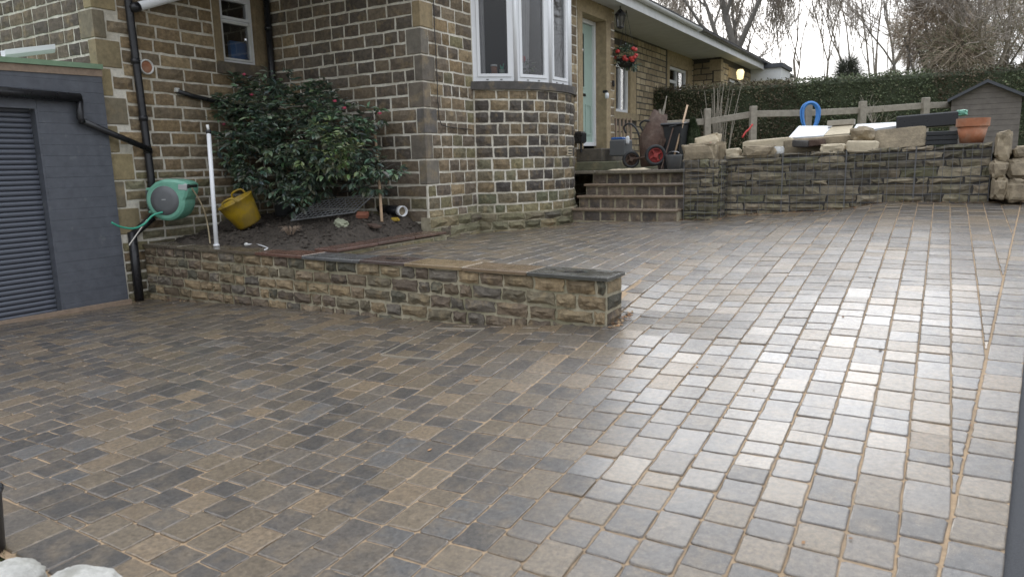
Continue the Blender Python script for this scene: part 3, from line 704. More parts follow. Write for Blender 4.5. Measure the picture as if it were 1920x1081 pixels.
# ---------------------------------------------------------------- garage: grey boarded front with roller shutter
GX = -7.99
gar = thing('garage', 'dark grey boarded garage with roller shutter beside the house corner', 'garage', (GX-1.5, 2.5, EYE-1.45))
zr0, zr1 = atX(178, 122, GX), atX(0, 108, GX)
def groof(Y): return zr0.z + (Y-zr0.y)*(zr1.z-zr0.z)/(zr1.y-zr0.y)
GY1 = 4.655; GY0 = -.6
sh1 = atX(73, 230, GX).y; shz = atX(60, 204, GX).z; sh0 = .6
bz = EYE-1.47; pitch = .112; i = 0
while bz+pitch*i < groof(4.6)-.10:
    za = bz+pitch*i; zb = min(za+pitch-.0010, groof(4.6)-.10); dd = random.uniform(-.0015, .0015)
    if zb > shz and za < shz: spans = [(sh1, GY1), (GY0, sh1)] if False else [(sh1, GY1)]
    elif za >= shz: spans = [(GY0, GY1)]
    else: spans = [(sh1, GY1)]
    for a, c in spans: ebox('cladding_board', (GX-.011+dd, (a+c)/2, (za+zb)/2), (.022, c-a, zb-za), 'grey_boards', gar, bev=.001)
    if za < shz < zb: ebox('cladding_board', (GX-.011, (GY0+sh1)/2-.001, (shz+zb)/2), (.022, sh1-GY0-.004, zb-shz), 'grey_boards', gar, bev=.002)
    i += 1
ebox('carcass', (GX-.07, (sh1+.05+GY1)/2+.0, EYE+(-1.5+.6)/2), (.09, GY1-sh1-.05, 2.1), 'dark_rubber', gar); 
ebox('side_wall', (GX-1.6, GY1-.06, EYE-.35), (3.0, .1, 2.2), 'grey_boards', gar); ebox('back_wall', (GX-3.1, 2, EYE-.35), (.1, 5.2, 2.2), 'grey_boards', gar)
ebox('shutter_jamb', (GX-.055, sh1-.012, (EYE-1.47+shz)/2), (.11, .022, shz-EYE+1.47), 'grey_boards', gar)
sht = ebox('shutter', (GX-.125, (sh0+sh1-.03)/2, (EYE-1.47+shz)/2), (.02, sh1-sh0-.03, shz-EYE+1.46), 'dark_rubber', gar)
z = EYE-1.452; k = 0
while z < shz-.01:
    h = .0525; V = []; n = 7
    for y in (sh0, sh1-.026):
        for j in range(n): a = PI*j/(n-1); V.append((GX-.113+.020*math.sin(a)**.7, y, z+.002+(h-.004)*(1-math.cos(a))/2))
    F = [(j, j+1, n+j+1, n+j) for j in range(n-1)]
    MB().add(V, F).build('slat', 'shutter', sht, smooth=True, fix=False); z += h; k += 1
b = MB(); b.prism([(GY0-.1, 0), (GY1+.005, 0), (GY1+.005, .075), (GY0-.1, .075)], lambda p: (GX+.012, p[0], groof(p[0])-.12+p[1]), lambda p: (GX-.02, p[0], groof(p[0])-.12+p[1])); b.build('fascia_board', 'timber_raw', gar)
b = MB(); b.prism([(GY0-.1, 0), (GY1+.01, 0), (GY1+.01, .052), (GY0-.1, .052)], lambda p: (GX+.03, p[0], groof(p[0])-.043+p[1]), lambda p: (GX-3.2, p[0], groof(p[0])+.12+p[1])); b.build('roof', 'green_trim', gar)
ebox('threshold', (GX+.045, 2.4, gz(-7.95, 3)+.012), (.05, 4.5, .05), 'timber_raw', gar, rot=Matrix.Rotation(-.008, 3, 'X'))
g0, g1 = atX(0, 172, GX+.07), atX(150, 184, GX+.07); gd = (g1-g0)
gp = [g0-gd*1.2, g1]
gut = MB(); gut.tube(gp, .05, 10); gut.build('gutter', 'black_plastic', gar, smooth=True)
o1 = atX(149, 186, GX+.07); o2 = atX(150, 222, GX+.07); o3 = atX(282, 281, XA+.1)
MB().tube([o1, o2, o2+Vector((0, .03, -.04))], .036, 10).build('gutter_outlet', 'black_plastic', gar, smooth=True)
MB().tube([o2+Vector((0, 0, -.02)), o3], .034, 10).build('drain_spout', 'black_plastic', gar, smooth=True)
w0, w1 = atX(6, 104, GX-.35), atX(100, 93, GX-.30)
go = thing('gutter_offcut', 'white plastic gutter offcut lying on the garage roof', 'gutter', w0)
b = MB(); ax = (w1-w0).normalized(); side = ax.cross(Vector((0, 0, 1))).normalized(); V = []
prf = [(-.06, .05), (-.058, .0), (-.03, -.035), (.03, -.035), (.058, .0), (.06, .05), (.055, .05), (.052, .003), (.027, -.03), (-.027, -.03), (-.052, .003), (-.055, .05)]
for p in (w0, w1): V += [p+side*x+Vector((0, 0, y)) for x, y in prf]
m_ = len(prf); b.add(V, [(k, (k+1) % m_, m_+(k+1) % m_, m_+k) for k in range(m_)]+[tuple(range(m_)), tuple(range(2*m_-1, m_-1, -1))]); b.build('channel', 'upvc', go)

# ---------------------------------------------------------------- pipes and fittings on the side wall
dp = thing('downpipe', 'black downpipe running down the side wall behind the hose reel', 'pipe', (XA+.07, 5.07, EYE-.8))
px = [atX(234, -120, XA+.06), atX(240, 0, XA+.06), atX(283, 330, XA+.06)]
px.append(atX(286, 400, XA+.1)); 
MB().tube(px, .043, 12).build('pipe', 'black_plastic', dp, smooth=True)
for yy in (115, 222, 283): p = atX(238+46*yy/330, yy, XA+.06); MB().lathe([(.05, -.03), (.05, .03)], Matrix.Translation(p), 12).build('collar', 'black_plastic', dp, smooth=True)
lw = thing('drain_pipe', 'black drain pipe standing between garage and retaining wall', 'pipe', (-7.8, 4.72, EYE-1.46))
l0 = atZ(262, 563, EYE-1.465); l1 = Vector((l0.x-.03, l0.y+.02, EYE-.66)); l2 = Vector((XA+.14, 5.02, EYE-.50))
MB().tube([l0, l1], .05, 12).build('pipe', 'black_plastic', lw, smooth=True); MB().tube([l1+Vector((0, 0, -.04)), l2], .045, 12).build('elbow', 'black_plastic', lw, smooth=True)
q0, q1 = atX(242, 460, XA+.22), atX(276, 412, XA+.16)
bar = thing('metal_bar', 'thin grey metal bar leaning by the black drain pipe', 'bar', q0); MB().tube([q0, q1], .009, 6).build('rod', 'frame_metal', bar)
dp2 = thing('downpipe', 'black downpipe in the inner corner right of the small window', 'pipe', (XA+.1, 6.98, EYE-.8))
MB().tube([Vector((XA+.09, YB-.065, EYE+2.75)), Vector((XA+.09, YB-.065, EYE-.8))], .042, 12).build('pipe', 'black_plastic', dp2, smooth=True)
for zz in (.4, 1.1, 1.9): MB().lathe([(.05, -.03), (.05, .03)], Matrix.Translation((XA+.09, YB-.065, EYE+zz)), 12).build('collar', 'black_plastic', dp2, smooth=True)
v0 = atX(273, 126, XA+.02)
vn = thing('wall_vent', 'round terracotta vent with white rim beside the black downpipe', 'vent', v0)
Mv = Matrix.Translation(v0-Vector((.02, 0, 0))) @ Matrix.Rotation(PI/2, 4, 'Y')
MB().lathe([(.062, 0), (.085, 0), (.088, .05), (.075, .06), (.07, .05), (.062, .02)], Mv, 20, closed=True).build('rim', 'upvc_dirty', vn, smooth=True); MB().lathe([(0, .03), (.03, .034), (.071, .04), (.071, .0)], Mv, 20).build('disc', 'terracotta', vn, smooth=True)
f0, f1 = atX(258, 13, XA+.12), atX(425, -32, XA+.12)
fl = thing('waste_pipe', 'white plastic pipe with black end slanting up the side wall', 'pipe', f0)
MB().tube([f0, f1], .05, 14).build('pipe', 'upvc', fl, smooth=True); fd = (f0-f1).normalized(); MB().tube([f0-fd*.01, f0+fd*.05, f0+fd*.085], [.054, .054, .03], 14).build('end_cap', 'black_plastic', fl, smooth=True)
wp = thing('waste_pipe', 'black waste pipe slanting down the wall into the shrub', 'pipe', atX(335, 172, XA+.05))
MB().tube([atX(333, 171, XA+.04), atX(360, 180, XA+.05), atX(440, 198, XA+.05), atX(500, 215, XA+.05)], .028, 10).build('pipe', 'black_plastic', wp, smooth=True); ebox('wall_clip', atX(331, 169, XA+.03), (.05, .05, .05), 'upvc_dirty', wp, bev=.006)
cb = thing('cable', 'thin black cable running down the front wall beside the corner quoins', 'cable', (XC+.02, 7.4, EYE+.3))
cpts = [atX(x, y, XC+.035) for x, y in ((811, -60), (813, 0), (815, 60), (819, 130), (821, 190), (823, 222), (828, 234), (840, 238), (862, 241), (884, 243))]
MB().tube(cpts, .0055, 6).build('cable_run', 'black_plastic', cb, smooth=True)

# ---------------------------------------------------------------- retaining wall with stone coping
ZC = -.811
rw = thing('retaining_wall', 'low coursed stone retaining wall with flagstone coping across the drive', 'wall', (-5, 4.9, EYE-1.4))
def mpW1(s, z, d): return (s, wallY(s)-d, EYE+z)
def mpW2(s, z, d): return (-2.0+d, s, EYE+z)
b = MB()
for i in range(12):
    xa, xb = -8.03+(6.03)*i/12, -8.03+6.03*(i+1)/12
    b.prism([(xa, wallY(xa)), (xb, wallY(xb)), (xb, wallY(xb)+.28), (xa, wallY(xa)+.28)], lambda p: (p[0], p[1], EYE-1.62), lambda p: (p[0], p[1], EYE-.84))
core = b.build('mortar_core', 'mortar_tan', rw)
rb = [-.84-.112*i for i in range(7)][::-1]
wcol = [(.175, .133, .086), (.145, .11, .075), (.21, .162, .096), (.12, .092, .066), (.155, .13, .085), (.095, .088, .062), (.235, .175, .102), (.13, .112, .088)]
def sk(s, z): return EYE+z+.05 < gz(s, min(wallY(s)-.02, 4.9))
for V, F, c, A in coursed(mpW1, -8.03, -2.0, rb, (.13, .32), lambda s, z: pick(wcol, .25), .024, [], .034, .006, 5, 4, .009, sk): MB().add(V, F, c).build('stone', 'stone', core, fix=False)
for V, F, c, A in coursed(mpW2, wallY(-2)+.0, wallY(-2)+.28, rb[1:], (.2, .3), lambda s, z: pick(wcol, .25), .024, [], .02, .004, 4, 3, .006): MB().add(V, F, c).build('stone', 'stone', core, fix=False)
edges = [-8.03, -7.32, -6.58, -5.93, -5.22, -4.45, -3.91, -3.28, -2.66, -1.972]
cc = [(.105, .088, .066), (.12, .10, .07), (.11, .088, .062), (.13, .07, .05), (.10, .10, .098), (.085, .062, .053), (.215, .155, .088), (.165, .115, .07), (.062, .060, .052)]
for i in range(9):
    xa, xb = edges[i]+.006, edges[i+1]-.006; zt = ZC+random.uniform(-.004, .004); k = random.uniform(.024, .036)
    b = MB(); pl = [(xa, wallY(xa)-k), ((xa+xb)/2, wallY((xa+xb)/2)-k-.006), (xb, wallY(xb)-k), (xb, wallY(xb)+.30), (xa, wallY(xa)+.30)]
    n5 = 5; V = [(x, y, EYE+zt-.003) for x, y in pl]; ctr = Vector((sum(p[0] for p in pl)/5, sum(p[1] for p in pl)/5))
    V = [(p[0], p[1], EYE+zt-.028) for p in pl]+[(p[0], p[1], EYE+zt-.006) for p in pl]+[(p[0]+(ctr.x-p[0])*.018, p[1]+(ctr.y-p[1])*.035, EYE+zt) for p in pl]
    F = [tuple(range(4, -1, -1)), (10, 11, 12, 13, 14)]+[(r*5+j, r*5+(j+1) % 5, r*5+5+(j+1) % 5, r*5+5+j) for r in range(2) for j in range(5)]
    b.add(V, F, cc[i]).build('coping_slab', 'slab', rw)
    ebox('coping_joint', (edges[i+1]-.0005, wallY(edges[i+1])+.135, EYE+ZC-.013), (.011, .30, .020), 'mortar', rw) if i < 8 else None
mat('water', (.05, .05, .05), .03, spec=.6)
def puddle(c, r, parent, zf, name='water_film', asp=.6):
    b = MB(); n = 18; ph = random.uniform(0, 9); V = [(c[0], c[1], zf+.0022)]
    for k in range(n):
        a = 2*PI*k/n; rr = r*(1+.3*math.sin(2*a+ph)+.15*math.sin(5*a)); V.append((c[0]+rr*math.cos(a), c[1]+rr*asp*math.sin(a), zf+.0016))
    b.add(V, [(0, 1+k, 1+(k+1) % n) for k in range(n)]); return b.build(name, 'water', parent, smooth=True, fix=False)
puddle((-2.32, wallY(-2.3)+.12), .085, rw, EYE+ZC+.004); puddle((-2.12, wallY(-2.3)+.16), .022, rw, EYE+ZC+.004); puddle((-2.52, wallY(-2.3)+.17), .03, rw, EYE+ZC+.004); puddle((-4.2, wallY(-4.2)+.14), .06, rw, EYE+ZC+.004); puddle((-4.08, wallY(-4.2)+.18), .04, rw, EYE+ZC+.004)

# low kerb between soil bed and patio
kb = thing('bed_kerb', 'low red brown flagstone kerb between soil bed and paved patio', 'kerb', (-5.27, 6, EYE-.9))
kc = MB().box((-5.27, 6.08, EYE-.93), (.24, 1.93, .20)).build('kerb_core', 'mortar_tan', kb)
for V, F, c, A in coursed(lambda s, z, d: (-5.15+d, s, EYE+z), 5.15, 7.0, [-.94, -.835], (.2, .42), lambda s, z: pick(olive), .02, [], .014, .003): MB().add(V, F, c).build('stone', 'stone', kc, fix=False)
for i, (ya, yb) in enumerate(((5.14, 5.76), (5.77, 6.4), (6.41, 7.01))):
    ebox('kerb_slab', (-5.275+random.uniform(-.01, .01), (ya+yb)/2, EYE-.806+.003*i), (.31, yb-ya-.008, .03), 'slab', kb, bev=.005, col=((.125, .072, .055), (.11, .07, .055), (.135, .085, .062))[i])
# soil bed
def soilz(x, y):
    e = min(x+8.05, 1)*0+min(1, max(0, (y-5.1)/1.4)); k = min(1, max(0, (-5.42-x)/.28))
    return EYE-.865+.21*e*k+.05*k+.055*noise.noise((x*2.2, y*2.2, 1))*k+.045*noise.noise((x*7, y*7, 4))+.03*noise.noise((x*17, y*17, 6))
soil = sheet('soil', lin(-8.06, -5.40, 110), lin(4.9, 7.08, 90), lambda x, y: soilz(x, y) if y > wallY(x)+.2 else EYE-.9, 'soil'); tag(soil, kind='structure')
b = MB()
for i in range(1500):
    x, y = random.uniform(-7.9, -5.5), random.uniform(5.2, 7); 
    if y < wallY(x)+.33: continue
    r = .006+.034*random.random()**2.5; c = Vector((x, y, soilz(x, y)+r*.3))
    V = [c+Vector((random.uniform(.5, 1)*r*sx, random.uniform(.5, 1)*r*sy, random.uniform(.5, 1)*r*sz)) for sx, sy, sz in ((1, 0, 0), (-1, 0, 0), (0, 1, 0), (0, -1, 0), (0, 0, 1), (0, 0, -1))]
    b.add(V, [(0, 2, 4), (2, 1, 4), (1, 3, 4), (3, 0, 4), (2, 0, 5), (1, 2, 5), (3, 1, 5), (0, 3, 5)])
tag(b.build('soil_clods', 'soil', soil, fix=False), kind='stuff')

# ---------------------------------------------------------------- front steps and landing
SY, SXL, SXR = 9.55, -4.68, -3.07
steps = thing('front_steps', 'four stone steps with slab treads rising beside the bow window', 'steps', (-3.9, 9.7, EYE-.84))
tz = [-.665, -.49, -.325, -.145]; dcol = [(.135, .11, .088), (.11, .092, .078), (.16, .128, .098)]
zp = -.95
for i in range(4):
    y0 = SY+.25*i; xr = SXR if i == 0 else -2.93
    cr2 = ebox('riser', ((SXL+xr)/2, y0+.21, EYE+(zp+tz[i]-.035)/2), (xr-SXL, .36, tz[i]-.035-zp), 'mortar_tan', steps)
    for V, F, c, A in coursed(lambda s, z, d: (s, y0+.03-d, EYE+z), SXL, xr, [max(zp, -.86)+.004, tz[i]-.036], (.16, .27), lambda s, z: pick(dcol), .03, [], .012, .004): MB().add(V, F, c).build('riser_stone', 'stone', cr2, fix=False)
    V = []
    if i == 3: break
    MB().box(((SXL+xr)/2, y0+.14, EYE+tz[i]-.0175), (xr-SXL+.03, .33, .034), bev=.008, col=(.21, .16, .115)).build('tread', 'slab', steps)
    zp = tz[i]-.03
land = thing('landing', 'grey flagged landing at the top of the front steps', 'paving', (-4.1, 11.5, EYE-.2))
xs = [-5.4, -4.62, -3.85, -3.1, -2.62]; ysl = [10.27, 11.0, 11.75, 12.5, 13.3]
for i in range(4):
    for j in range(4):
        if i == 3 and j == 0: continue
        ebox('flagstone', ((xs[i]+xs[i+1])/2, (ysl[j]+ysl[j+1])/2, EYE-.16+random.uniform(-.003, .003)), (xs[i+1]-xs[i]-.01, ysl[j+1]-ysl[j]-.01, .045), 'slab', land, bev=.006, col=pick([(.20, .17, .13), (.16, .14, .115), (.23, .20, .16)]))
ds = thing('door_step', 'two stone block steps in front of the sage green door', 'steps', (-5.1, 12, EYE-.13))
ebox('upper_step', (-5.19, 12.05, EYE+.12), (.46, 1.5, .22), 'ashlar', ds, bev=.012, col=(.12, .105, .085)); ebox('lower_step', (-4.98, 11.95, EYE-.065), (.9, 2.0, .15), 'ashlar', ds, bev=.012, col=(.14, .14, .09))
mt = thing('door_mat', 'pale crumpled sack lying on the top step edge', 'sack', (-4.3, 10.4, EYE-.13))
b = MB(); V = []; n = 12
for j in range(6):
    for i in range(n): x, y = -4.42+.62*i/(n-1), 10.30+.25*j/5; V.append((x, y+.02*noise.noise((x*6, y*5, 0)), EYE-.13+(.012+.035*abs(noise.noise((x*9, y*9, 2))))*(0 if i in (0, n-1) or j in (0, 5) else 1)))
b.add(V, [(j*n+i, j*n+i+1, (j+1)*n+i+1, (j+1)*n+i) for j in range(5) for i in range(n-1)]); b.build('sacking', 'cream_stone', mt, smooth=True)

# ---------------------------------------------------------------- gabions
def cage(parent, mp, S0, S1, z0, z1, step=.1, r=.0032):
    b = MB(); s = S0
    while s <= S1+.001:
        seam = abs(s-S0) < .01 or abs(s-S1) < .01; b.tube([mp(s, z0, .025), mp(s, z1, .025)], r*(1.4 if seam else 1), 4, cap=False); s += step
    z = z0
    while z <= z1+.001: b.tube([mp(S0, z, .028), mp(S1, z, .028)], r, 4, cap=False); z += step
    return b.build('wire_cage', 'cage_wire', parent)
gcol = [(.165, .14, .098), (.135, .115, .083), (.19, .16, .112), (.21, .172, .12), (.11, .096, .073), (.155, .145, .09), (.24, .205, .145)]
def dry_beds(z0, z1):
    zs = [z0]
    while zs[-1] < z1-.06: zs.append(min(z1, zs[-1]+random.uniform(.06, .125)))
    zs[-1] = z1; return zs
def dry(mp, S0, S1, z0, z1, parent, n=1):
    zb = dry_beds(z0, z1)
    for r in range(len(zb)-1):
        for V, F, c, A in coursed(lambda q, z, d: mp(q, z+.012*noise.noise((q*2.3, r*3.7, 0)), d), S0, S1, zb[r:r+2], (.12, .48), lambda a, z: pick(gcol, .3), .017, [], .045, random.uniform(.002, .014), 4, 3, .012): MB().add(V, F, c).build('stone', 'mossy_stone', parent, fix=False)
pl = thing('gabion_pillar', 'square gabion pillar of flat stones at the right of the steps', 'gabion', (-2.82, 10.0, EYE-.8))
PX0, PX1, PY0, PY1 = -3.03, -2.56, 9.74, 10.3
pc = ebox('rubble_fill', ((PX0+PX1)/2, (PY0+PY1)/2, EYE-.44), (PX1-PX0, PY1-PY0, .86), 'dark_stone', pl)
dry(lambda s, z, d: (s, PY0-d, EYE+z), PX0, PX1, -.84, -.005, pc); dry(lambda s, z, d: (PX1+d, s, EYE+z), PY0, PY1, -.84, -.005, pc)
cage(pl, lambda s, z, d: (s, PY0-d-.012, EYE+z), PX0, PX1, -.82, .0); cage(pl, lambda s, z, d: (PX1+d+.012, s, EYE+z), PY0, PY1, -.82, .0)
gw = thing('gabion_wall', 'long low gabion wall of stacked flat stones along the back of the drive', 'gabion', (-1, 10.1, EYE-.7))
GA, GB = Vector((-2.56, 10.06)), Vector((.50, 9.98)); gu = (GB-GA).normalized(); gn = Vector((gu.y, -gu.x)); GL = (GB-GA).length
def gtop(s): return .045+.06*s/GL
def mpG(s, z, d): p = GA+gu*s+gn*d; return (p.x, p.y, EYE+z+.06*(s/GL)*max(0, (z+.8)/.85))
b = MB(); b.prism([(0, -1.0), (GL, -1.0), (GL, .03), (0, .03)], lambda p: mpG(p[0], p[1], 0), lambda p: mpG(p[0], p[1], -.45)); gc = b.build('rubble_fill', 'dark_stone', gw)
dry(mpG, 0, GL, -.80, .045, gc)
for k in range(4): cage(gw, lambda s, z, d: mpG(s, z, d+.012), GL*k/4+.004, GL*(k+1)/4-.004, -.78, .045, GL/4/8-.0011)

# ---------------------------------------------------------------- rocks and slabs
def rock(name, c, size, m, parent, rot=None, seed=0, rough=.14, sq=.55, sub=3):
    import bmesh
    bm = bmesh.new(); bmesh.ops.create_icosphere(bm, subdivisions=sub, radius=1)
    R = rot if rot is not None else Matrix.Identity(3); c = Vector(c)
    for v in bm.verts:
        p = v.co.copy(); q = Vector([math.copysign(abs(x)**sq, x) for x in p]); q *= 1+1.2*rough*noise.noise(p*1.6+Vector((seed*3.1, seed, 0)))+rough*.6*noise.noise(p*4+Vector((seed, 0, seed)))+rough*.35*noise.noise(p*9+Vector((0, seed, seed)))
        v.co = c+R@Vector((q.x*size[0]/2, q.y*size[1]/2, q.z*size[2]/2))
    me = bpy.data.meshes.new(name); bm.to_mesh(me); bm.free(); me.materials.append(MAT[m])
    for p_ in me.polygons: p_.use_smooth = sub >= 4
    a = me.color_attributes.new('Col', 'FLOAT_COLOR', 'POINT')
    o = bpy.data.objects.new(name, me); COL.objects.link(o)
    if parent is not None: o.parent = parent; o.matrix_parent_inverse = Matrix.Translation(-Vector(parent.location)) if parent.type == 'EMPTY' else Matrix.Identity(4)
    return o
def pxbox(x0, y0, x1, y1, Y):
    a, c = atY(x0, (y0+y1)/2, Y), atY(x1, (y0+y1)/2, Y); t, u = atY((x0+x1)/2, y0, Y), atY((x0+x1)/2, y1, Y)
    return Vector(((a.x+c.x)/2, Y, (t.z+u.z)/2)), c.x-a.x, t.z-u.z
def pxrock(name, box, Y, dep, m, label, cat, group=None, rz=0, ry=0, sq=.32, rough=.2, seed=0):
    c, w, h = pxbox(*box, Y); R = Matrix.Rotation(rz, 3, 'Z')@Matrix.Rotation(ry, 3, 'Y')
    o = rock(name, c, (w*1.04, dep, h*1.04), m, None, R, seed, rough, sq); return tag(o, label, cat, group)
G1 = 'loose stones lying on the gabions'
pxrock('boulder', (1284, 270, 1344, 302), 9.98, .34, 'tan_stone', 'big tan rough stone on top of the gabion pillar', 'stone', G1, .1, seed=1)
pxrock('flat_stone', (1306, 254, 1350, 277), 10.3, .3, 'cream_stone', 'flat cream stone lying behind the red tag on the pillar', 'stone', G1, .2, -.15, seed=2)
pxrock('stone_block', (1342, 267, 1360, 302), 10.15, .16, 'tan_stone', 'upright narrow stone at the right edge of the gabion pillar', 'stone', G1, seed=3)
rg = atY(1325, 272, 10.02); tag(ebox('plastic_tag', rg+Vector((0, -.05, .015)), (.16, .1, .018), 'red', rot=Matrix.Rotation(.3, 3, 'Z')@Matrix.Rotation(-.18, 3, 'Y'), bev=.004), 'red plastic tag lying on the stone on the pillar', 'tag')
pxrock('boulder', (1394, 274, 1455, 294), 10.15, .3, 'tan_stone', 'long rounded tan stone at the left end of the gabion wall', 'stone', G1, seed=4)
pxrock('stone', (1364, 279, 1388, 295), 10.15, .2, 'cream_stone', 'small cream stone between pillar and gabion wall', 'stone', G1, seed=5)
pxrock('stone', (1449, 276, 1469, 293), 10.12, .12, 'wet_white', 'small white stone chunk beside the long rounded stone', 'stone', G1, seed=6)
pxrock('flagstone', (1396, 261, 1486, 285), 10.45, .22, 'cream_stone', 'long sandy flagstone leaning behind the left gabion stones', 'flagstone', G1, 0, -.06, .25, .05, 7)
pxrock('flagstone', (1470, 258, 1600, 284), 10.42, .2, 'tan_stone', 'wide tan flagstone leaning behind the two dark roof slates', 'flagstone', G1, 0, -.05, .25, .05, 8)
pxrock('slate', (1486, 263, 1516, 276), 10.2, .2, 'dark_stone', 'dark flat slate lying on the gabion, left one of two', 'slate', G1, .1, .1, .3, .08, 9)
pxrock('slate', (1512, 262, 1546, 275), 10.24, .2, 'rust', 'rusty brown flat slate lying on the gabion, right one of two', 'slate', G1, -.1, -.08, .3, .08, 10)
pxrock('stone', (1540, 271, 1585, 287), 10.1, .22, 'cream_stone', 'pale cream oblong stone in the middle of the gabion top', 'stone', G1, seed=11)
pxrock('stone_block', (1588, 264, 1646, 286), 10.1, .26, 'cream_stone', 'squared cream block below the grey boulder on the gabion', 'stone', G1, .05, .05, .3, .06, 12)
pxrock('boulder', (1596, 238, 1641, 266), 10.3, .35, 'tan_stone', 'grey brown round boulder perched above the cream block', 'stone', G1, seed=13, sq=.7)
c, w, h = pxbox(1640, 241, 1737, 279, 10.3)
tag(rock('flagstone', c, (w, .07, h*1.05), 'tan_stone', None, Matrix.Rotation(-.35, 3, 'X')@Matrix.Rotation(-.07, 3, 'Y'), 14, .03, .16, 3), 'large tan flagstone leaning on edge left of the black crate', 'flagstone', G1)
# boards, planks, crates and the pot
def board(name, corners, t, m, label, cat, group=None):
    P = [Vector(p) for p in corners]; n = (P[1]-P[0]).cross(P[3]-P[0]).normalized()*t
    b = MB(); b.add(P+[p-n for p in P], [(0, 1, 2, 3), (7, 6, 5, 4), (0, 4, 5, 1), (1, 5, 6, 2), (2, 6, 7, 3), (3, 7, 4, 0)]); return tag(b.build(name, m), label, cat, group)
board('board', [atY(1478, 258, 10.6), atY(1543, 254, 10.6), atY(1562, 236, 11.2), atY(1498, 236, 11.2)], .02, 'white_board', 'white sheet leaning below the coil of blue hose', 'board', 'boards on the terrace')
board('board', [atY(1545, 254, 10.65), atY(1592, 250, 10.65), atY(1600, 233, 11.1), atY(1561, 236, 11.1)], .02, 'cream_stone', 'cream sheet leaning right of the white sheet', 'board', 'boards on the terrace')
board('board', [atY(1596, 248, 10.9), atY(1680, 236, 10.9), atY(1680, 229, 11.3), atY(1606, 233, 11.3)], .03, 'white_board', 'white board lying behind the grey boulder', 'board', 'boards on the terrace')
c, w, h = pxbox(1552, 225, 1603, 235, 11.1); tag(ebox('plank', c, (w, .12, h), 'timber_grey', bev=.006, rot=Matrix.Rotation(-.02, 3, 'Y')), 'short pale plank lying across the cream sheet', 'plank')
c, w, h = pxbox(1682, 214, 1796, 240, 10.9); bx_ = tag(ebox('planter', c, (w, .3, h), 'black_plastic', bev=.015, rot=Matrix.Rotation(-.04, 3, 'Y')), 'long black plastic trough lying on the terrace left of the pot', 'trough')
c, w, h = pxbox(1736, 246, 1796, 272, 10.35)
crt = thing('crate', 'black slatted crate sitting on the gabion left of the terracotta pot', 'crate', c-Vector((0, 0, h/2)))
for k in range(3): ebox('crate_slat', c+Vector((0, -.13, -h/2+h*(k+.5)/3)), (w, .015, h/3-.012), 'dark_rubber', crt, bev=.003)
ebox('crate_body', c+Vector((0, .02, 0)), (w*.97, .26, h*.98), 'black_plastic', crt, bev=.006)
c, w, h = pxbox(1791, 222, 1856, 268, 10.2)
pot = thing('plant_pot', 'large terracotta plant pot on the right end of the gabion wall', 'plant pot', c-Vector((0, 0, h/2)))
r = w/2; Mp = Matrix.Translation(c-Vector((0, 0, h/2)))
MB().lathe([(r*.68, 0), (r*.9, h*.66)], Mp, 24).build('pot_body', 'terracotta', pot, smooth=True); MB().lathe([(r*.88, h*.66), (r*.99, h*.67), (r, h), (r*.9, h), (r*.86, h*.8)], Mp, 24, closed=True).build('pot_rim', 'terracotta', pot, smooth=False)
MB().lathe([(0, h*.93), (r*.87, h*.9)], Mp, 24, closed=True).build('compost', 'soil', pot, smooth=True)
c, w, h = pxbox(1792, 206, 1815, 217, 10.9); tag(rock('plastic_bag', c, (w, .12, h), 'reel_green', None, None, 22, .35, .6), 'bright green crumpled bag behind the terracotta pot', 'bag')
# dry stone stack at the far right
for k, (bx, Yk) in enumerate((((1858, 330, 1886, 374), 9.95), ((1856, 300, 1888, 334), 10.0), ((1866, 246, 1896, 302), 10.05), ((1886, 335, 1925, 378), 9.95), ((1884, 296, 1930, 336), 10.05), ((1898, 274, 1935, 300), 10.1))):
    pxrock('boulder', bx, Yk, .45, ('mossy_stone' if k in (9,) else 'tan_stone'), ('lowest left boulder of the stack right of the gabion', 'squat boulder second up in the stack by the gabion end', 'tall pale upright boulder at the gabion end', 'bottom right boulder at the edge of the drive', 'middle right boulder at the edge of the drive', 'top right boulder above the drive edge')[k], 'boulder', 'boulders stacked at the gabion end', seed=30+k, rough=.22, sq=.52)

# ---------------------------------------------------------------- hose reel
RX = XA+.40; rc = atX(318, 375, RX); RY = rc.y+.02
reel = thing('hose_reel', 'green wall mounted hose reel with round grey cover', 'hose reel', (RX, RY, rc.z-.25))
prof_ = [(.235*math.cos(a), .235*math.sin(a)) for a in [math.radians(140+ (220/20)*i) for i in range(21)]]+[(.262, .04), (.285, .10), (.292, .185), (.25, .215), (.14, .238), (.0, .245), (-.1, .215)]
b = MB(); V = []; n = len(prof_); lv = [(-.135, .86), (-.115, .97), (-.06, 1.0), (.06, 1.0), (.115, .97), (.135, .86)]
for dy, sc in lv: V += [(RX+u*sc, RY+dy, rc.z+w_*sc) for u, w_ in prof_]
F = [tuple(range(n)), tuple(range(len(lv)*n-1, (len(lv)-1)*n-1, -1))]+[(r_*n+k, (r_+1)*n+k, (r_+1)*n+(k+1) % n, r_*n+(k+1) % n) for r_ in range(len(lv)-1) for k in range(n)]
b.add(V, F); b.build('casing', 'reel_green', reel, smooth=False)
Md = Matrix.Translation((RX-.0, RY-.135, rc.z)) @ Matrix.Rotation(PI/2, 4, 'X')
cv = MB().lathe([(0, .022), (.10, .020), (.165, .008), (.172, -.02)], Md, 32).build('disc_cover', 'grey_plastic', reel, smooth=True)
ebox('maker_plate', (RX, RY-.157, rc.z+.012), (.045, .004, .010), 'pale_plastic', cv)
MB().lathe([(.178, -.02), (.19, .004), (.2, -.02)], Md, 32, closed=True).build('rim', 'reel_green', reel, smooth=True)
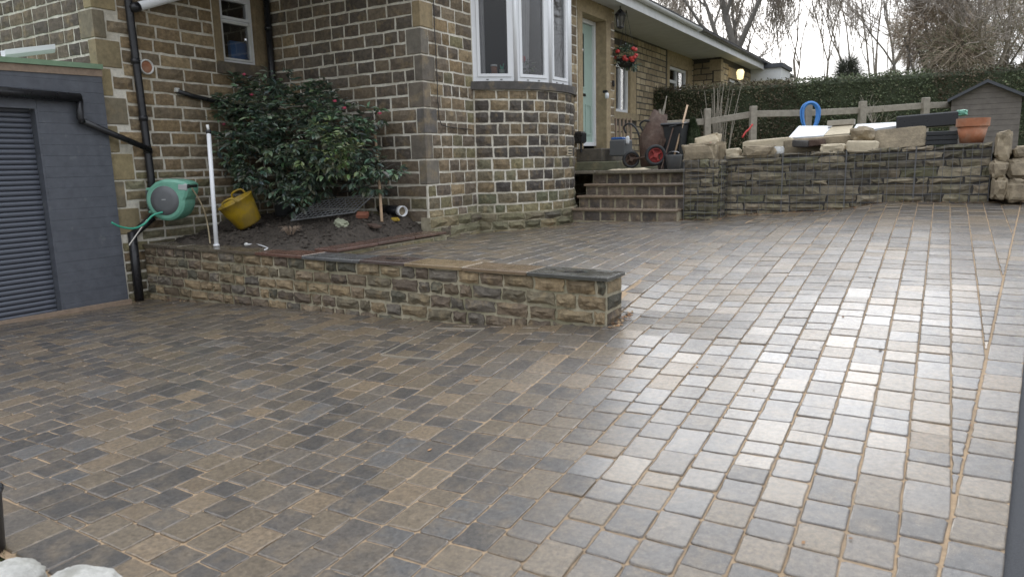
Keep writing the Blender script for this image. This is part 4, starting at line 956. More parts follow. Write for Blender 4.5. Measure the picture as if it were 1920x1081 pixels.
ebox('hose_mouth', (RX+.225, RY-.02, rc.z+.145), (.10, .235, .115), 'pale_plastic', reel, bev=.03, rot=Matrix.Rotation(.1, 3, 'Y')); ebox('mouth_slot', (RX+.245, RY-.03, rc.z+.155), (.10, .20, .05), 'dark_rubber', reel, bev=.015)
ebox('wall_bracket', (XA+.105, RY, rc.z+.0), (.19, .12, .23), 'grey_plastic', reel, bev=.01); 
for s in (-1, 1): ebox('bracket_arm', (XA+.205, RY, rc.z+s*.13), (.13, .10, .035), 'reel_green', reel, bev=.01)
piv = Vector((RX, RY, 0)); RZ = Matrix.Translation(piv) @ Matrix.Rotation(math.radians(27), 4, 'Z') @ Matrix.Translation(-piv)
for o in list(reel.children)+list(cv.children):
    if o.name.startswith('wall_bracket'): continue
    o.data.transform(RZ)
hp = [RZ @ Vector((RX+.28, RY-.06, rc.z+.15))]+[atX(x, y, RX+.27) for x, y in ((372, 372), (383, 395), (390, 425))]+[atZ(394, 456, EYE+ZC+.012)]
def smoothp(P, k=5):
    out = []
    for i in range(len(P)-1):
        p0, p1, p2, p3 = P[max(i-1, 0)], P[i], P[i+1], P[min(i+2, len(P)-1)]
        for j in range(k): t = j/k; out.append(.5*((2*p1)+(p2-p0)*t+(2*p0-5*p1+4*p2-p3)*t*t+(3*p1-p0-3*p2+p3)*t**3))
    return out+[P[-1]]
MB().tube(smoothp(hp), .0085, 8).build('hose_end', 'hose_tan', reel, smooth=True)
gh = [RZ @ Vector((RX-.03, RY-.15, rc.z-.13))]+[atX(x, y, RX-.02) for x, y in ((286, 404), (270, 420), (250, 428), (226, 425), (209, 417))]
MB().tube(smoothp(gh), .0115, 8).build('feed_hose', 'hose_green', reel, smooth=True)

# ---------------------------------------------------------------- things round the soil bed
def onsoil(x, y, lift=0):
    d = ray(x, y); t = 3.0
    while t < 14:
        p = d*t
        if p[0] < -5.4 and p[2]+EYE < soilz(p[0], p[1]): break
        t += .01
    return Vector((p[0], p[1], soilz(p[0], p[1])+lift))
pb = atZ(406, 461, EYE+ZC); ptp = atD(391, 246, (pb-Vector((0, 0, EYE)))@Vector(FW)+.05)
po = thing('plastic_pole', 'white plastic standpipe rising from the coping left of the shrub', 'pipe', pb)
MB().tube([pb, pb+(ptp-pb)*.5, ptp], .024, 12).build('pipe', 'upvc', po, smooth=True); MB().tube([ptp-Vector((0, 0, .03)), ptp+Vector((0, 0, .015))], .03, 12).build('black_collar', 'black_plastic', po, smooth=True); MB().tube([ptp, ptp+Vector((-.01, 0, .07))], [.013, .017], 8).build('spout', 'upvc_dirty', po, smooth=True); MB().tube([pb, pb+Vector((0, 0, .02))], .034, 12).build('base_collar', 'upvc', po, smooth=True)
# yellow tub
tb = onsoil(470, 427); Rt = Matrix.Scale(1.12, 4) @ (Matrix.Rotation(math.radians(-24), 4, Vector((FW[0], FW[1], 0)).normalized()) @ Matrix.Rotation(math.radians(14), 4, Vector((RT[0], RT[1], 0)).normalized()))
tub = thing('rubber_tub', 'yellow flexible rubber tub tilted on the soil', 'tub', tb)
Mt = Matrix.Translation(tb+Vector((0, 0, .04))) @ Rt
MB().lathe([(0, .0), (.12, .0), (.135, .02), (.175, .20), (.19, .285), (.198, .29), (.198, .30), (.186, .30), (.168, .2), (.125, .025), (0, .02)], Mt, 28).build('tub_body', 'yellow_rubber', tub, smooth=True)
for s in (-1, 1):
    P = [Mt @ Vector((s*.19, -.07, .295)), Mt @ Vector((s*.195, -.055, .345)), Mt @ Vector((s*.195, .055, .345)), Mt @ Vector((s*.19, .07, .295))]
    if True: P = [Mt @ (Matrix.Rotation(YAW, 3, 'Z') @ Vector((u, s*.19*1.0, w_))) for u, w_ in ((-.075, .29), (-.055, .35), (.055, .35), (.075, .29))]
    MB().tube(smoothp(P, 3), .013, 8).build('handle', 'yellow_rubber', tub, smooth=True)
bb_ = onsoil(533, 406)
bk = thing('bucket', 'dark bucket half hidden under the shrub behind the yellow tub', 'bucket', bb_)
MB().lathe([(0, 0), (.11, 0), (.145, .24), (.15, .25), (.14, .25), (.105, .02), (0, .015)], Matrix.Translation(bb_)@Matrix.Rotation(.12, 4, 'Y'), 22).build('bucket_body', 'grey_plastic', bk, smooth=True)
MB().tube(smoothp([bb_+Vector((-.14, -.03, .25)), bb_+Vector((-.1, -.16, .2)), bb_+Vector((.05, -.17, .18)), bb_+Vector((.14, -.05, .25))], 4), .005, 6).build('wire_handle', 'chrome', bk, smooth=True)
# wire mesh panel
mA, mB = onsoil(546, 419, .03), onsoil(664, 407, .05); Yk = (mA.y+mB.y)/2
mD, mC = atY(592, 380, mA.y+.42), atY(703, 363, mB.y+.42)
mesh = thing('mesh_panel', 'black steel mesh panel leaning over the soil under the shrub', 'mesh panel', mA)
for i in range(14): t = i/13; MB().tube([mA+(mB-mA)*t, mD+(mC-mD)*t], .0045 if i % 13 else .009, 5).build('wire_rod', 'wire', mesh)
for i in range(8): t = i/7; MB().tube([mA+(mD-mA)*t+Vector((0, 0, .006)), mB+(mC-mB)*t+Vector((0, 0, .006))], .0045 if i % 7 else .009, 5).build('wire_rod', 'wire', mesh)
# rake
rk0 = onsoil(716, 416); rk1 = atY(703, 250, YB-.10)
rk = thing('garden_rake', 'garden rake with wooden handle standing against the wing corner', 'rake', rk0)
MB().tube([rk0, rk0+(rk1-rk0)*.5+Vector((.01, 0, 0)), rk1], .018, 8).build('handle', 'wood_handle', rk, smooth=True)
hd = [atY(x, y, YB-.1) for x, y in ((697, 244), (705, 239), (714, 236), (724, 233))]
MB().tube([rk1, hd[1]], .012, 6).build('socket', 'frame_metal', rk); MB().tube(hd, .006, 6).build('rake_head', 'frame_metal', rk)
for i in range(9): p = hd[0]+(hd[3]-hd[0])*i/8; MB().tube([p, p+Vector((.02, -.05, -.025))], .0035, 4).build('tine', 'frame_metal', rk)
# soil pipe with white socket
s0, s1 = onsoil(692, 388, .03), onsoil(752, 404, .055)
spipe = thing('soil_pipe', 'black drainage pipe with white socket end lying by the wing corner', 'pipe', s1)
ax = (s1-s0).normalized(); ax = Vector((.93, -.33, -.03)).normalized(); s0 = s1-ax*.5
MB().tube([s0, s1], .058, 18).build('pipe', 'black_plastic', spipe, smooth=True)
Ms = Matrix.Translation(s1-ax*.02) @ ax.to_track_quat('Z', 'Y').to_matrix().to_4x4()
MB().lathe([(.06, 0), (.066, .0), (.066, .075), (.056, .075), (.054, .02)], Ms, 22, closed=True).build('socket', 'upvc', spipe, smooth=True); MB().lathe([(0, .03), (.055, .03)], Ms, 22, closed=True).build('inner_dark', 'tan_stone', spipe)
# bits on the soil
p = onsoil(640, 423, .02); tag(rock('cloth_bag', p, (.26, .12, .09), 'cloth', None, rotz(-.4)@Matrix.Rotation(.2, 3, 'Y'), 41, .35, .8), 'crumpled pale green cloth bag on the soil by the mesh', 'bag')
p = onsoil(697, 424, .01); tag(ebox('plank', p, (.30, .10, .028), 'rust', rot=rotz(-.35)@Matrix.Rotation(.12, 3, 'Y'), bev=.004), 'short dark brown plank lying beside the rake', 'plank')
p = onsoil(680, 408, .03); tag(ebox('brick', p, (.14, .09, .06), 'brick_red', rot=rotz(.5)@Matrix.Rotation(.4, 3, 'X'), bev=.008), 'broken orange brick lying under the mesh panel edge', 'brick')
p = onsoil(740, 414, .01); tag(rock('stone', p, (.10, .07, .05), 'yellow_rubber', None, rotz(.4), 43, .2), 'small yellowish stone between rake and soil pipe', 'stone')
p = onsoil(545, 440, .0); tuft = thing('grass_tuft', 'dry withered plant tuft on the bare soil', 'plant', p)
b = MB()
for i in range(60):
    a, l = random.uniform(0, 2*PI), random.uniform(.06, .15); q = p+Vector((math.cos(a)*.03, math.sin(a)*.03, 0)); e = p+Vector((math.cos(a)*l, math.sin(a)*l, random.uniform(.03, .10))); m2 = (q+e)/2+Vector((0, 0, .05))
    b.tube([q, m2, e], [.003, .003, .001], 3, cap=False)
b.build('dry_blades', 'timber_raw', tuft)
hk = atZ(455, 462, EYE+ZC+.01); h2 = [atZ(x, y, EYE+ZC+.012) for x, y in ((462, 458), (478, 458), (490, 460), (502, 465), (496, 468))]
wh = thing('tap_connector', 'small white plastic hose connector lying on the coping', 'connector', h2[0]); MB().tube(smoothp(h2, 3), .007, 7).build('tube', 'upvc', wh, smooth=True); rock('connector_knob', h2[0], (.05, .045, .04), 'upvc_dirty', wh, None, 3, .1, .9)

# ---------------------------------------------------------------- leafy shrub with pink flowers
def leafcloud(b, lobes, n_cl, leaf=.085, cols=None, per=(5, 8), droop=.5, shell=.35, wide=.42, upb=.0):
    tot = sum(l[1]**2 for l in lobes)
    for c, r in lobes:
        for _ in range(int(n_cl*r*r/tot)):
            d = Vector((random.gauss(0, 1), random.gauss(0, 1), random.gauss(0, 1))).normalized(); rr = r*(1-shell*random.random()**1.6); rr *= 1+.22*noise.noise(d*2.1+c)
            p = c+d*rr; 
            if noise.noise(p*3.3) < -.28: continue
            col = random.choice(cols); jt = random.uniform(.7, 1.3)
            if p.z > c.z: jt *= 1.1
            for k in range(random.randint(*per)):
                a = 2*PI*random.random(); out = Vector((math.cos(a), math.sin(a), random.uniform(-.9, .35)*droop+upb)); out = (out+d*.7).normalized()
                L = leaf*random.uniform(.65, 1.2); up = (Vector((0, 0, 1))-out*out.z); up = up.normalized() if up.length > .05 else Vector((1, 0, 0)); sd = out.cross(up).normalized()
                up = (up+sd*random.uniform(-.6, .6)).normalized(); sd = out.cross(up).normalized(); w_ = L*wide*.5; q = p+out*L*.15
                m1, m2, tip = q+out*L*.4, q+out*L*.75-up*L*.04, q+out*L-up*L*.16
                cc_ = tuple(x*jt*random.uniform(.8, 1.2) for x in col)
                b.add([q, m1+sd*w_+up*w_*.3, m1-sd*w_+up*w_*.3, m1-up*.002, tip, m2+sd*w_*.7+up*w_*.15, m2-sd*w_*.7+up*w_*.15, m2], [(0, 3, 1), (0, 2, 3), (1, 3, 7, 5), (3, 2, 6, 7), (5, 7, 4), (7, 6, 4)], cc_)
def lobe(x, y, rp, Y): p = atY(x, y, Y); w_ = (p-Vector((0, 0, EYE)))@Vector(FW); return (p, rp*w_/FPX)
shr = thing('camellia_shrub', 'dense dark green leafy shrub with a few pink flowers against the house', 'shrub', onsoil(560, 400))
LB = [lobe(*q) for q in ((560, 250, 92, 6.4), (480, 235, 66, 6.3), (630, 272, 76, 6.4), (505, 310, 70, 6.25), (660, 300, 52, 6.45), (436, 178, 36, 6.35), (448, 285, 42, 6.2), (560, 330, 52, 6.25), (695, 335, 32, 6.55), (610, 320, 40, 6.35), (520, 200, 52, 6.5), (640, 235, 46, 6.5), (406, 156, 20, 6.4), (425, 210, 30, 6.25), (725, 320, 20, 6.55), (600, 178, 20, 6.6), (545, 372, 26, 5.95), (695, 215, 22, 6.75), (470, 160, 20, 6.5), (600, 200, 40, 6.6), (715, 305, 22, 6.5))]
gcols = [(.105, .145, .10), (.13, .175, .115), (.085, .122, .085), (.165, .21, .14), (.12, .16, .125)]
b = MB(); leafcloud(b, LB, 1350, .105, gcols, shell=.45)
for _ in range(26):
    c_, r_ = random.choice(LB); d_ = Vector((random.gauss(0, 1), random.gauss(-.3, .7), random.gauss(.2, 1))).normalized()
    leafcloud(b, [(c_+d_*r_*(1.0+.25*k_), .055) for k_ in range(2)], 7, .1, gcols, per=(3, 5))
if True: pass; ycol = [(.15, .19, .085), (.125, .165, .085)]
leafcloud(b, [lobe(610, 285, 50, 6.0), lobe(640, 250, 36, 6.1), lobe(655, 300, 34, 6.0)], 90, .09, ycol)
b.build('foliage', 'leaf', shr, fix=False)
b = MB(); bs = onsoil(570, 392)
for c, r in LB:
    for k in range(3):
        e = c+Vector((random.uniform(-1, 1), random.uniform(-1, 1), random.uniform(-.5, 1)))*r*.7; m2 = bs+(e-bs)*.5+Vector((random.uniform(-.08, .08), random.uniform(-.05, .05), .06)); b.tube([bs+Vector((random.uniform(-.07, .07), random.uniform(-.05, .05), -.05)), m2, e], [.018, .011, .004], 5, cap=False)
b.build('stems', 'bark', shr)
for x, y, Yf in ((458, 142, 6.2), (420, 235, 6.1), (628, 192, 6.2), (646, 205, 6.15), (712, 215, 6.6), (472, 180, 6.1)):
    p = atY(x, y, Yf); b = MB()
    for k in range(9):
        a = k*2.4; d = Vector((math.cos(a)*.8, math.sin(a)*.8, .35+.5*(k % 2))).normalized(); t = d.cross(Vector((0, 0, 1))).normalized(); l = .032+.012*(k % 2)
        b.add([p, p+d*l*.6+t*l*.4, p+d*l, p+d*l*.6-t*l*.4], [(0, 1, 2, 3)])
    b.build('flower', 'pink', shr, fix=False)

# ---------------------------------------------------------------- things on the landing
LZ = EYE-.137
def atL(x, y, z=LZ): return atZ(x, y, z)
# rusty twin-wheeled barrow stood on its nose
BY = 10.75
wl_, wr_ = atY(1183, 299, BY-.05), atY(1229, 291, BY-.16)
wb = thing('wheelbarrow', 'rusty two wheeled barrow stood on end on the landing', 'wheelbarrow', Vector(((wl_.x+wr_.x)/2, BY, LZ)))
def wheel(c, R, ax, rimm, parent):
    M = Matrix.Translation(c) @ Vector(ax).normalized().to_track_quat('Z', 'Y').to_matrix().to_4x4()
    ty = MB().lathe([(R*.7, -.035), (R*.92, -.04), (R, -.02), (R, .02), (R*.92, .04), (R*.7, .035), (R*.7, -.035)], M, 24, closed=True).build('wheel', 'dark_rubber', parent, smooth=True)
    rm = MB(); rm.lathe([(R*.7, -.02), (R*.6, -.03), (R*.58, .0), (R*.6, .03), (R*.7, .02)], M, 20, closed=True); rm.lathe([(0, -.045), (R*.22, -.045), (R*.22, .045), (0, .045)], M, 12)
    for k in range(4):
        a = PI*k/2+.5; rm.tube([M@Vector((0, 0, 0)), M@Vector((R*.62*math.cos(a), R*.62*math.sin(a), 0))], R*.12, 6)
    rm.build('wheel_rim', rimm, ty); return ty
wheel(wl_, .135, (.55, -.8, 0), 'rust', wb); wheel(wr_, .16, (.45, -.9, .0), 'rim_red', wb)
MB().tube([wl_, wr_], .014, 8).build('axle', 'rust', wb)
tc0 = [atY(1203, 312, BY), atY(1228, 310, BY+.0), atY(1247, 264, BY+.16), atY(1250, 216, BY+.33), atY(1228, 205, BY+.34), atY(1199, 262, BY+.16)]
nrm = (tc0[2]-tc0[0]).cross(tc0[4]-tc0[0]).normalized(); nrm = nrm if nrm.y < 0 else -nrm; cen = sum(tc0, Vector())/6
in1 = [p+(cen-p)*.12+nrm*.10 for p in tc0]; in2 = [p+(cen-p)*.5+nrm*.17 for p in tc0]
b = MB(); b.add(tc0+in1+in2, [tuple(range(12, 18))]+[(r_*6+i, r_*6+(i+1) % 6, r_*6+(i+1) % 6+6, r_*6+i+6) for r_ in range(2) for i in range(6)]); b.build('tray', 'rust', wb, smooth=True)
b = MB(); b.tube([*tc0, tc0[0]], .014, 6); b.build('tray_rim', 'rust', wb, smooth=True)
for (pts) in ([(1204, 300), (1200, 262), (1192, 240), (1180, 232), (1170, 238), (1174, 250)], [(1236, 296), (1240, 250), (1228, 232), (1210, 226), (1200, 234), (1206, 246)]): MB().tube(smoothp([atY(x, y, BY+.12) for x, y in pts], 3), .015, 8).build('handle', 'dark_rubber', wb, smooth=True)
MB().tube([atY(1222, 300, BY-.1), atY(1240, 262, BY-.1), atY(1236, 300, BY-.12)], .010, 6).build('leg_stay', 'rust', wb)
bn = atY(1262, 308, 11.15); bn.z = LZ
wbn = thing('wheelie_bin', 'black wheeled bin standing behind the barrow', 'bin', bn)
w2 = .21; hb = atY(1262, 236, 11.15).z-LZ
b = MB(); b.prism([(-1, -1), (1, -1), (1, 1), (-1, 1)], lambda p: (bn.x+p[0]*w2*.84, bn.y+p[1]*.2, LZ), lambda p: (bn.x+p[0]*w2, bn.y+p[1]*.25, LZ+hb)); b.build('bin_body', 'dark_rubber', wbn)
ebox('bin_lid', (bn.x, bn.y, LZ+hb+.025), (w2*2.1, .56, .05), 'black_plastic', wbn, bev=.02, rot=Matrix.Rotation(.05, 3, 'X')); 
for s in (-1, 1): MB().tube([Vector((bn.x+s*w2*.8, bn.y-.24, LZ+.1)), Vector((bn.x+s*w2*.95, bn.y-.26, LZ+hb*.95))], .012, 6).build('body_rib', 'black_plastic', wbn)
gb = atY(1263, 316, 10.62); gb.z = LZ
gbk = thing('bucket', 'dark green bucket at the right end of the landing', 'bucket', gb); MB().lathe([(0, 0), (.095, 0), (.125, .20), (.13, .215), (.12, .215), (.09, .02), (0, .015)], Matrix.Translation(gb), 20).build('bucket_body', 'grey_plastic', gbk, smooth=True); MB().tube(smoothp([gb+Vector((-.12, 0, .21)), gb+Vector((-.05, -.03, .26)), gb+Vector((.06, -.03, .26)), gb+Vector((.12, 0, .21))], 3), .005, 6).build('wire_handle', 'chrome', gbk)
rb_ = atY(1162, 290, 11.6); rz_ = .135+EYE-.125
rcb = thing('storage_box', 'dark blue plastic box with rubbish beside the front door', 'box', (rb_.x, rb_.y, LZ))
c, w, h = pxbox(1151, 262, 1178, 293, 11.6); ebox('box_body', c, (w, .36, h), 'grey_plastic', rcb, bev=.02); ebox('blue_bag', c+Vector((-.02, 0, h/2+.015)), (w*.8, .3, .05), 'blue_plastic', rcb, bev=.02); rock('white_bottle', c+Vector((w*.6, -.1, h*.45)), (.06, .06, .13), 'upvc', rcb, None, 5, .1)
sk0, sk1 = atY(1210, 275, 10.9), atY(1289, 197, 11.0); st_ = thing('tool_handle', 'long wooden tool handle leaning against the wheeled bin', 'tool', sk0); MB().tube([atY(1262, 300, 10.85), sk1], .015, 7).build('handle', 'wood_handle', st_, smooth=True)
bt = thing('branch', 'grey cut branch sticking up behind the barrow', 'branch', atY(1225, 250, 11)); MB().tube(smoothp([atY(x, y, 11) for x, y in ((1215, 262), (1232, 232), (1243, 212), (1250, 180))], 3), [.02]*8+[.008]*2, 6).build('stick', 'timber_grey', bt, smooth=True); MB().tube([atY(1237, 205, 11), atY(1240, 238, 11)], .02, 6).build('stub', 'timber_grey', bt)
kn = atY(1248, 300, 10.6); hk2 = thing('garden_fork', 'garden fork leaning in front of the black bin', 'fork', kn)
MB().tube([atY(1240, 317, 10.55), atY(1262, 240, 10.85)], .011, 6).build('shaft', 'rust', hk2); MB().tube([atY(1254, 238, 10.85), atY(1268, 235, 10.85)], .011, 6).build('grip', 'dark_rubber', hk2)
for k in (-1, 0, 1): MB().tube([atY(1240+4*k, 310, 10.55), atY(1239+4*k, 320, 10.55)], .006, 4).build('prong', 'rust', hk2)
# slatted planter under the set-back window
pk0 = atX(1160, 250, XR2+.5); pk = thing('picket_panel', 'small brown picket panel standing under the window by the door', 'fence panel', pk0)
for k in range(5): a = atX(1155+7*k, 224, -5.75+.0), ; p = atX(1155+7*k, 243, -5.75); ebox('picket', p, (.02, .07, .46), 'timber_raw', pk, bev=.004)
# conifer
cf = atY(1298, 292, 11.3); cf.z = TERR; ch = atY(1298, 222, 11.3).z-TERR
con = thing('dwarf_conifer', 'small dark green conifer bush right of the bin', 'shrub', cf)
b = MB()
for i in range(1400):
    t = random.random()**.8; a = random.uniform(0, 2*PI); r = (.17*(1-t)**.75+.015)*random.uniform(.7, 1.08); p = cf+Vector((r*math.cos(a), r*math.sin(a), ch*t*.98)); d = Vector((math.cos(a)*.5, math.sin(a)*.5, 1)).normalized(); s = d.cross(Vector((random.random(), random.random(), .1))).normalized()*.009; l = random.uniform(.03, .06); jt = random.uniform(.6, 1.4)
    b.add([p-s, p+s, p+d*l], [(0, 1, 2)], (.035*jt, .055*jt, .02*jt))
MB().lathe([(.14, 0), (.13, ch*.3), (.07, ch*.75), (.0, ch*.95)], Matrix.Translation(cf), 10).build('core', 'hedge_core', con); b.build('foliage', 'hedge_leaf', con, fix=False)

# ---------------------------------------------------------------- by the door: basket, lantern, lamps
hb0 = atX(1174, 108, -5.25)
hbk = thing('hanging_basket', 'hanging basket of green foliage and red flowers by the door', 'hanging basket', hb0)
MB().lathe([(0, -.17), (.12, -.14), (.18, -.05), (.19, 0)], Matrix.Translation(hb0+Vector((0, 0, -.03))), 16).build('basket', 'dark_rubber', hbk, smooth=True)
b = MB(); leafcloud(b, [(hb0+Vector((0, 0, .03)), .22), (hb0+Vector((.1, .05, -.1)), .14), (hb0+Vector((-.08, -.08, .02)), .17)], 130, .07, gcols, droop=.9); b.build('foliage', 'leaf', hbk, fix=False)
for i in range(13):
    p = hb0+Vector((random.uniform(-.22, .24), random.uniform(-.25, .0), random.uniform(-.12, .13))); rock('red_flower', p, (.08, .08, .07), 'red', hbk, None, i, .3, .9, 2)
for k in range(3): a = 2*PI*k/3; MB().tube([hb0+Vector((.18*math.cos(a), .18*math.sin(a), 0)), Vector((hb0.x, hb0.y, EYE+ZT-.02))], .005, 4).build('chain', 'dark_rubber', hbk)
ln0 = atX(1163, 40, -5.2)
lt = thing('wall_lantern', 'black lantern hanging under the soffit by the door', 'lantern', ln0)
for k in range(6): a = 2*PI*k/6; MB().tube([ln0+Vector((.085*math.cos(a), .085*math.sin(a), .11)), ln0+Vector((.06*math.cos(a), .06*math.sin(a), -.12))], .008, 4).build('cage_bar', 'black_plastic', lt)
MB().lathe([(.10, .10), (.105, .12), (.03, .2), (0, .22)], Matrix.Translation(ln0), 12).build('cap', 'black_plastic', lt); MB().lathe([(0, -.14), (.065, -.12), (.065, -.10)], Matrix.Translation(ln0), 12).build('base', 'black_plastic', lt); MB().lathe([(.055, -.1), (.075, .1)], Matrix.Translation(ln0), 12).build('glass_panes', 'glass', lt); MB().tube([ln0+Vector((0, 0, .2)), Vector((ln0.x, ln0.y, EYE+ZT-.02))], .01, 6).build('hanger', 'black_plastic', lt)
sw0 = atX(1138, 178, XC+.07); sl = thing('wall_light', 'small white and black wall light right of the door', 'light', sw0); MB().lathe([(0, -.07), (.035, -.06), (.035, .03), (0, .04)], Matrix.Translation(sw0), 12).build('globe', 'upvc', sl, smooth=True); ebox('bracket', sw0+Vector((-.03, 0, .06)), (.08, .06, .05), 'black_plastic', sl, bev=.01)
bx0 = atX(1087, 258, XC+.1); ebx = thing('tap_box', 'small black box on the wall left of the door step', 'box', bx0); ebox('cover', bx0, (.16, .2, .2), 'black_plastic', ebx, bev=.03); MB().tube([bx0+Vector((0, .05, -.1)), bx0+Vector((0, .05, -.25))], .02, 8).build('spout', 'black_plastic', ebx)
lm = atY(1388, 140, 21.5); lp = thing('porch_lamp', 'lit yellow porch lamp on the far end of the house', 'lamp', lm); MB().lathe([(0, -.15), (.08, -.12), (.11, .07), (.07, .14), (0, .15)], Matrix.Translation(lm), 14).build('lit_shade', 'lamp_glow', lp, smooth=True); MB().tube([lm+Vector((0, 0, -.2)), lm+Vector((-.15, .2, -.35)), Vector((XC, 21.9, lm.z-.35))], .02, 6).build('bracket', 'black_plastic', lp)
# on the window board of the bow
def bowpt(deg, r, z): t = math.radians(deg); return Vector((BC[0]+r*math.cos(t), BC[1]+r*math.sin(t), EYE+z))
sp_ = bowpt(-50, 1.2, 1.1)
shf = thing('shelf', 'small white shelf rack on the bow window board', 'shelf', sp_); q = sp_+Vector((.16, .14, .11)); ebox('shelf_top', q, (.42, .09, .012), 'upvc', shf, rot=rotz(math.radians(41))); 
for s in (-.2, .2): ebox('leg', q+rotz(math.radians(41))@Vector((s, 0, -.055)), (.014, .08, .1), 'upvc', shf, rot=rotz(math.radians(41)))
p = q+rotz(math.radians(41))@Vector((-.14, 0, .006)); cup = thing('candle_jar', 'amber candle jar on the shelf in the bow window', 'jar', p); MB().lathe([(0, 0), (.045, 0), (.045, .10), (0, .10)], Matrix.Translation(p), 14).build('jar', 'terracotta', cup, smooth=True); MB().lathe([(.047, .1), (.047, .125), (0, .127)], Matrix.Translation(p), 14).build('lid', 'upvc', cup, smooth=True)
p = q+rotz(math.radians(41))@Vector((-.03, 0, .006)); cup = thing('cactus_pot', 'pale green pot with small cactus in the bow window', 'plant pot', p); MB().lathe([(0, 0), (.03, 0), (.038, .06), (0, .06)], Matrix.Translation(p), 12).build('pot', 'sage', cup, smooth=True)
for dxx, h_ in ((-.015, .07), (.018, .09), (.0, .05)): MB().tube([p+Vector((dxx*.4, dxx*.4, .05)), p+Vector((dxx, dxx, .05+h_))], .009, 6).build('cactus_stem', 'hose_green', cup)
p = q+rotz(math.radians(41))@Vector((.12, 0, .006)); tag(MB().lathe([(0, 0), (.03, 0), (.033, .06), (.028, .06), (.026, .01), (0, .008)], Matrix.Translation(p), 14).build('tumbler', 'pale_plastic', None, smooth=True), 'small glass tumbler at the right end of the window shelf', 'glass')
p = bowpt(-22, 1.2, 1.1); pp = thing('house_plant', 'dark leafy house plant in the middle of the bow window', 'plant', p); MB().lathe([(0, 0), (.06, 0), (.08, .1), (0, .1)], Matrix.Translation(p), 12).build('pot', 'grey_plastic', pp, smooth=True); b = MB(); leafcloud(b, [(p+Vector((0, 0, .17)), .12)], 30, .07, gcols); b.build('foliage', 'leaf', pp, fix=False)
p = bowpt(-27, 1.22, 1.42); tag(rock('red_ornament', p, (.10, .03, .10), 'red', None, rotz(1), 3, .2, .9), 'red round ornament hanging against the net curtain', 'ornament')
p = atX(450, 95, XA-.16); tag(ebox('blue_packet', p+Vector((-.04, 0, -.03)), (.05, .28, .30), 'hose_blue', bev=.02), 'blue packet standing behind the lower pane of the small window', 'packet')

# ---------------------------------------------------------------- terrace: fence, hose coil, hedge, shed
fence = thing('post_rail_fence', 'pale timber post and rail fence across the terrace before the hedge', 'fence', atD(1500, 240, 12.5))
FP = [(1240, 12.0, 210), (1327, 12.0, 204), (1413, 11.8, 199), (1515, 11.7, 196), (1618, 11.9, 190), (1737, 12.1, 183), (1800, 12.3, 186)]
posts = []
for x, D, yt in FP:
    t = atD(x, yt, D); posts.append(t); tl = random.uniform(-.02, .02)
    ebox('post', (t.x, t.y, (t.z+TERR-.1)/2), (.10, .10, t.z-TERR+.1), 'timber_grey', fence, rot=rotz(YAW)@Matrix.Rotation(tl, 3, 'Y'), bev=.008)
rl = [atD(x, y, D+.07) for x, y, D in ((1240, 233, 12), (1327, 228, 12), (1413, 214, 11.8), (1515, 212, 11.7), (1618, 207, 11.9), (1737, 198, 12.1), (1800, 196, 12.3))]
for i in range(len(rl)-1):
    a, c = rl[i], rl[i+1]; d = c-a; R = d.to_track_quat('X', 'Z').to_matrix(); ebox('rail', (a+c)/2+Vector((0, .012*(i % 2), 0)), (d.length+.06, .045, .105), 'timber_grey', fence, rot=R, bev=.006)
hc = atD(1516, 212, 11.6)
coil = thing('hose_coil', 'coil of bright blue hose hung over a fence post', 'hose', hc)
for k in range(5):
    b = MB(); P = []
    for j in range(25): a = 2*PI*j/24; P.append(hc+Vector(RT)*(.105+.014*k)*math.cos(a)+Vector((0, 0, 1))*((.13+.008*k)*math.sin(a) if math.sin(a) > 0 else .30*math.sin(a))-Vector(FW)*(.06+.012*(k % 3)))
    b.tube(P, .012, 6, cap=False); b.build('loop', 'hose_blue', coil, smooth=True)
rs = thing('rope', 'red rope hanging from a fence rail', 'rope', atD(1400, 245, 11.7)); MB().tube(smoothp([atD(x, y, 11.65) for x, y in ((1411, 233), (1404, 243), (1398, 248), (1392, 258))], 3), .016, 6).build('strand', 'red', rs, smooth=True)
hedge = thing('hedge', 'long clipped dark green hedge behind the fence', 'hedge', atD(1570, 235, 15))
HT = [(1222, 166, 17.5), (1340, 160, 16.6), (1470, 151, 15.8), (1600, 142, 15.2), (1760, 131, 14.8), (1920, 120, 14.5), (2100, 108, 14.2)]
ht = [atD(x, y, D) for x, y, D in HT]
def hedge_top(t): i = min(len(ht)-2, int(t)); f = t-i; return ht[i]+(ht[i+1]-ht[i])*f
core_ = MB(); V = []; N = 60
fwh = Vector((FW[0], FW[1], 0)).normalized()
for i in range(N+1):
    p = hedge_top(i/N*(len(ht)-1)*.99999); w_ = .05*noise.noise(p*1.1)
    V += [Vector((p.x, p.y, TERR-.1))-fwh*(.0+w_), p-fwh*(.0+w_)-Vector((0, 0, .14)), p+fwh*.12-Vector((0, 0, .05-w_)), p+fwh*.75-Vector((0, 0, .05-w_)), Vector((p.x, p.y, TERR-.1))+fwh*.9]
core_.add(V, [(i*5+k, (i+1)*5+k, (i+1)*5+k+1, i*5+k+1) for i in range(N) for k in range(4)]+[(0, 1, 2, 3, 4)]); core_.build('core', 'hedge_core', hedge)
b = MB(); hg = [(.13, .16, .08), (.11, .138, .07), (.15, .18, .09), (.16, .148, .09), (.092, .116, .062)]
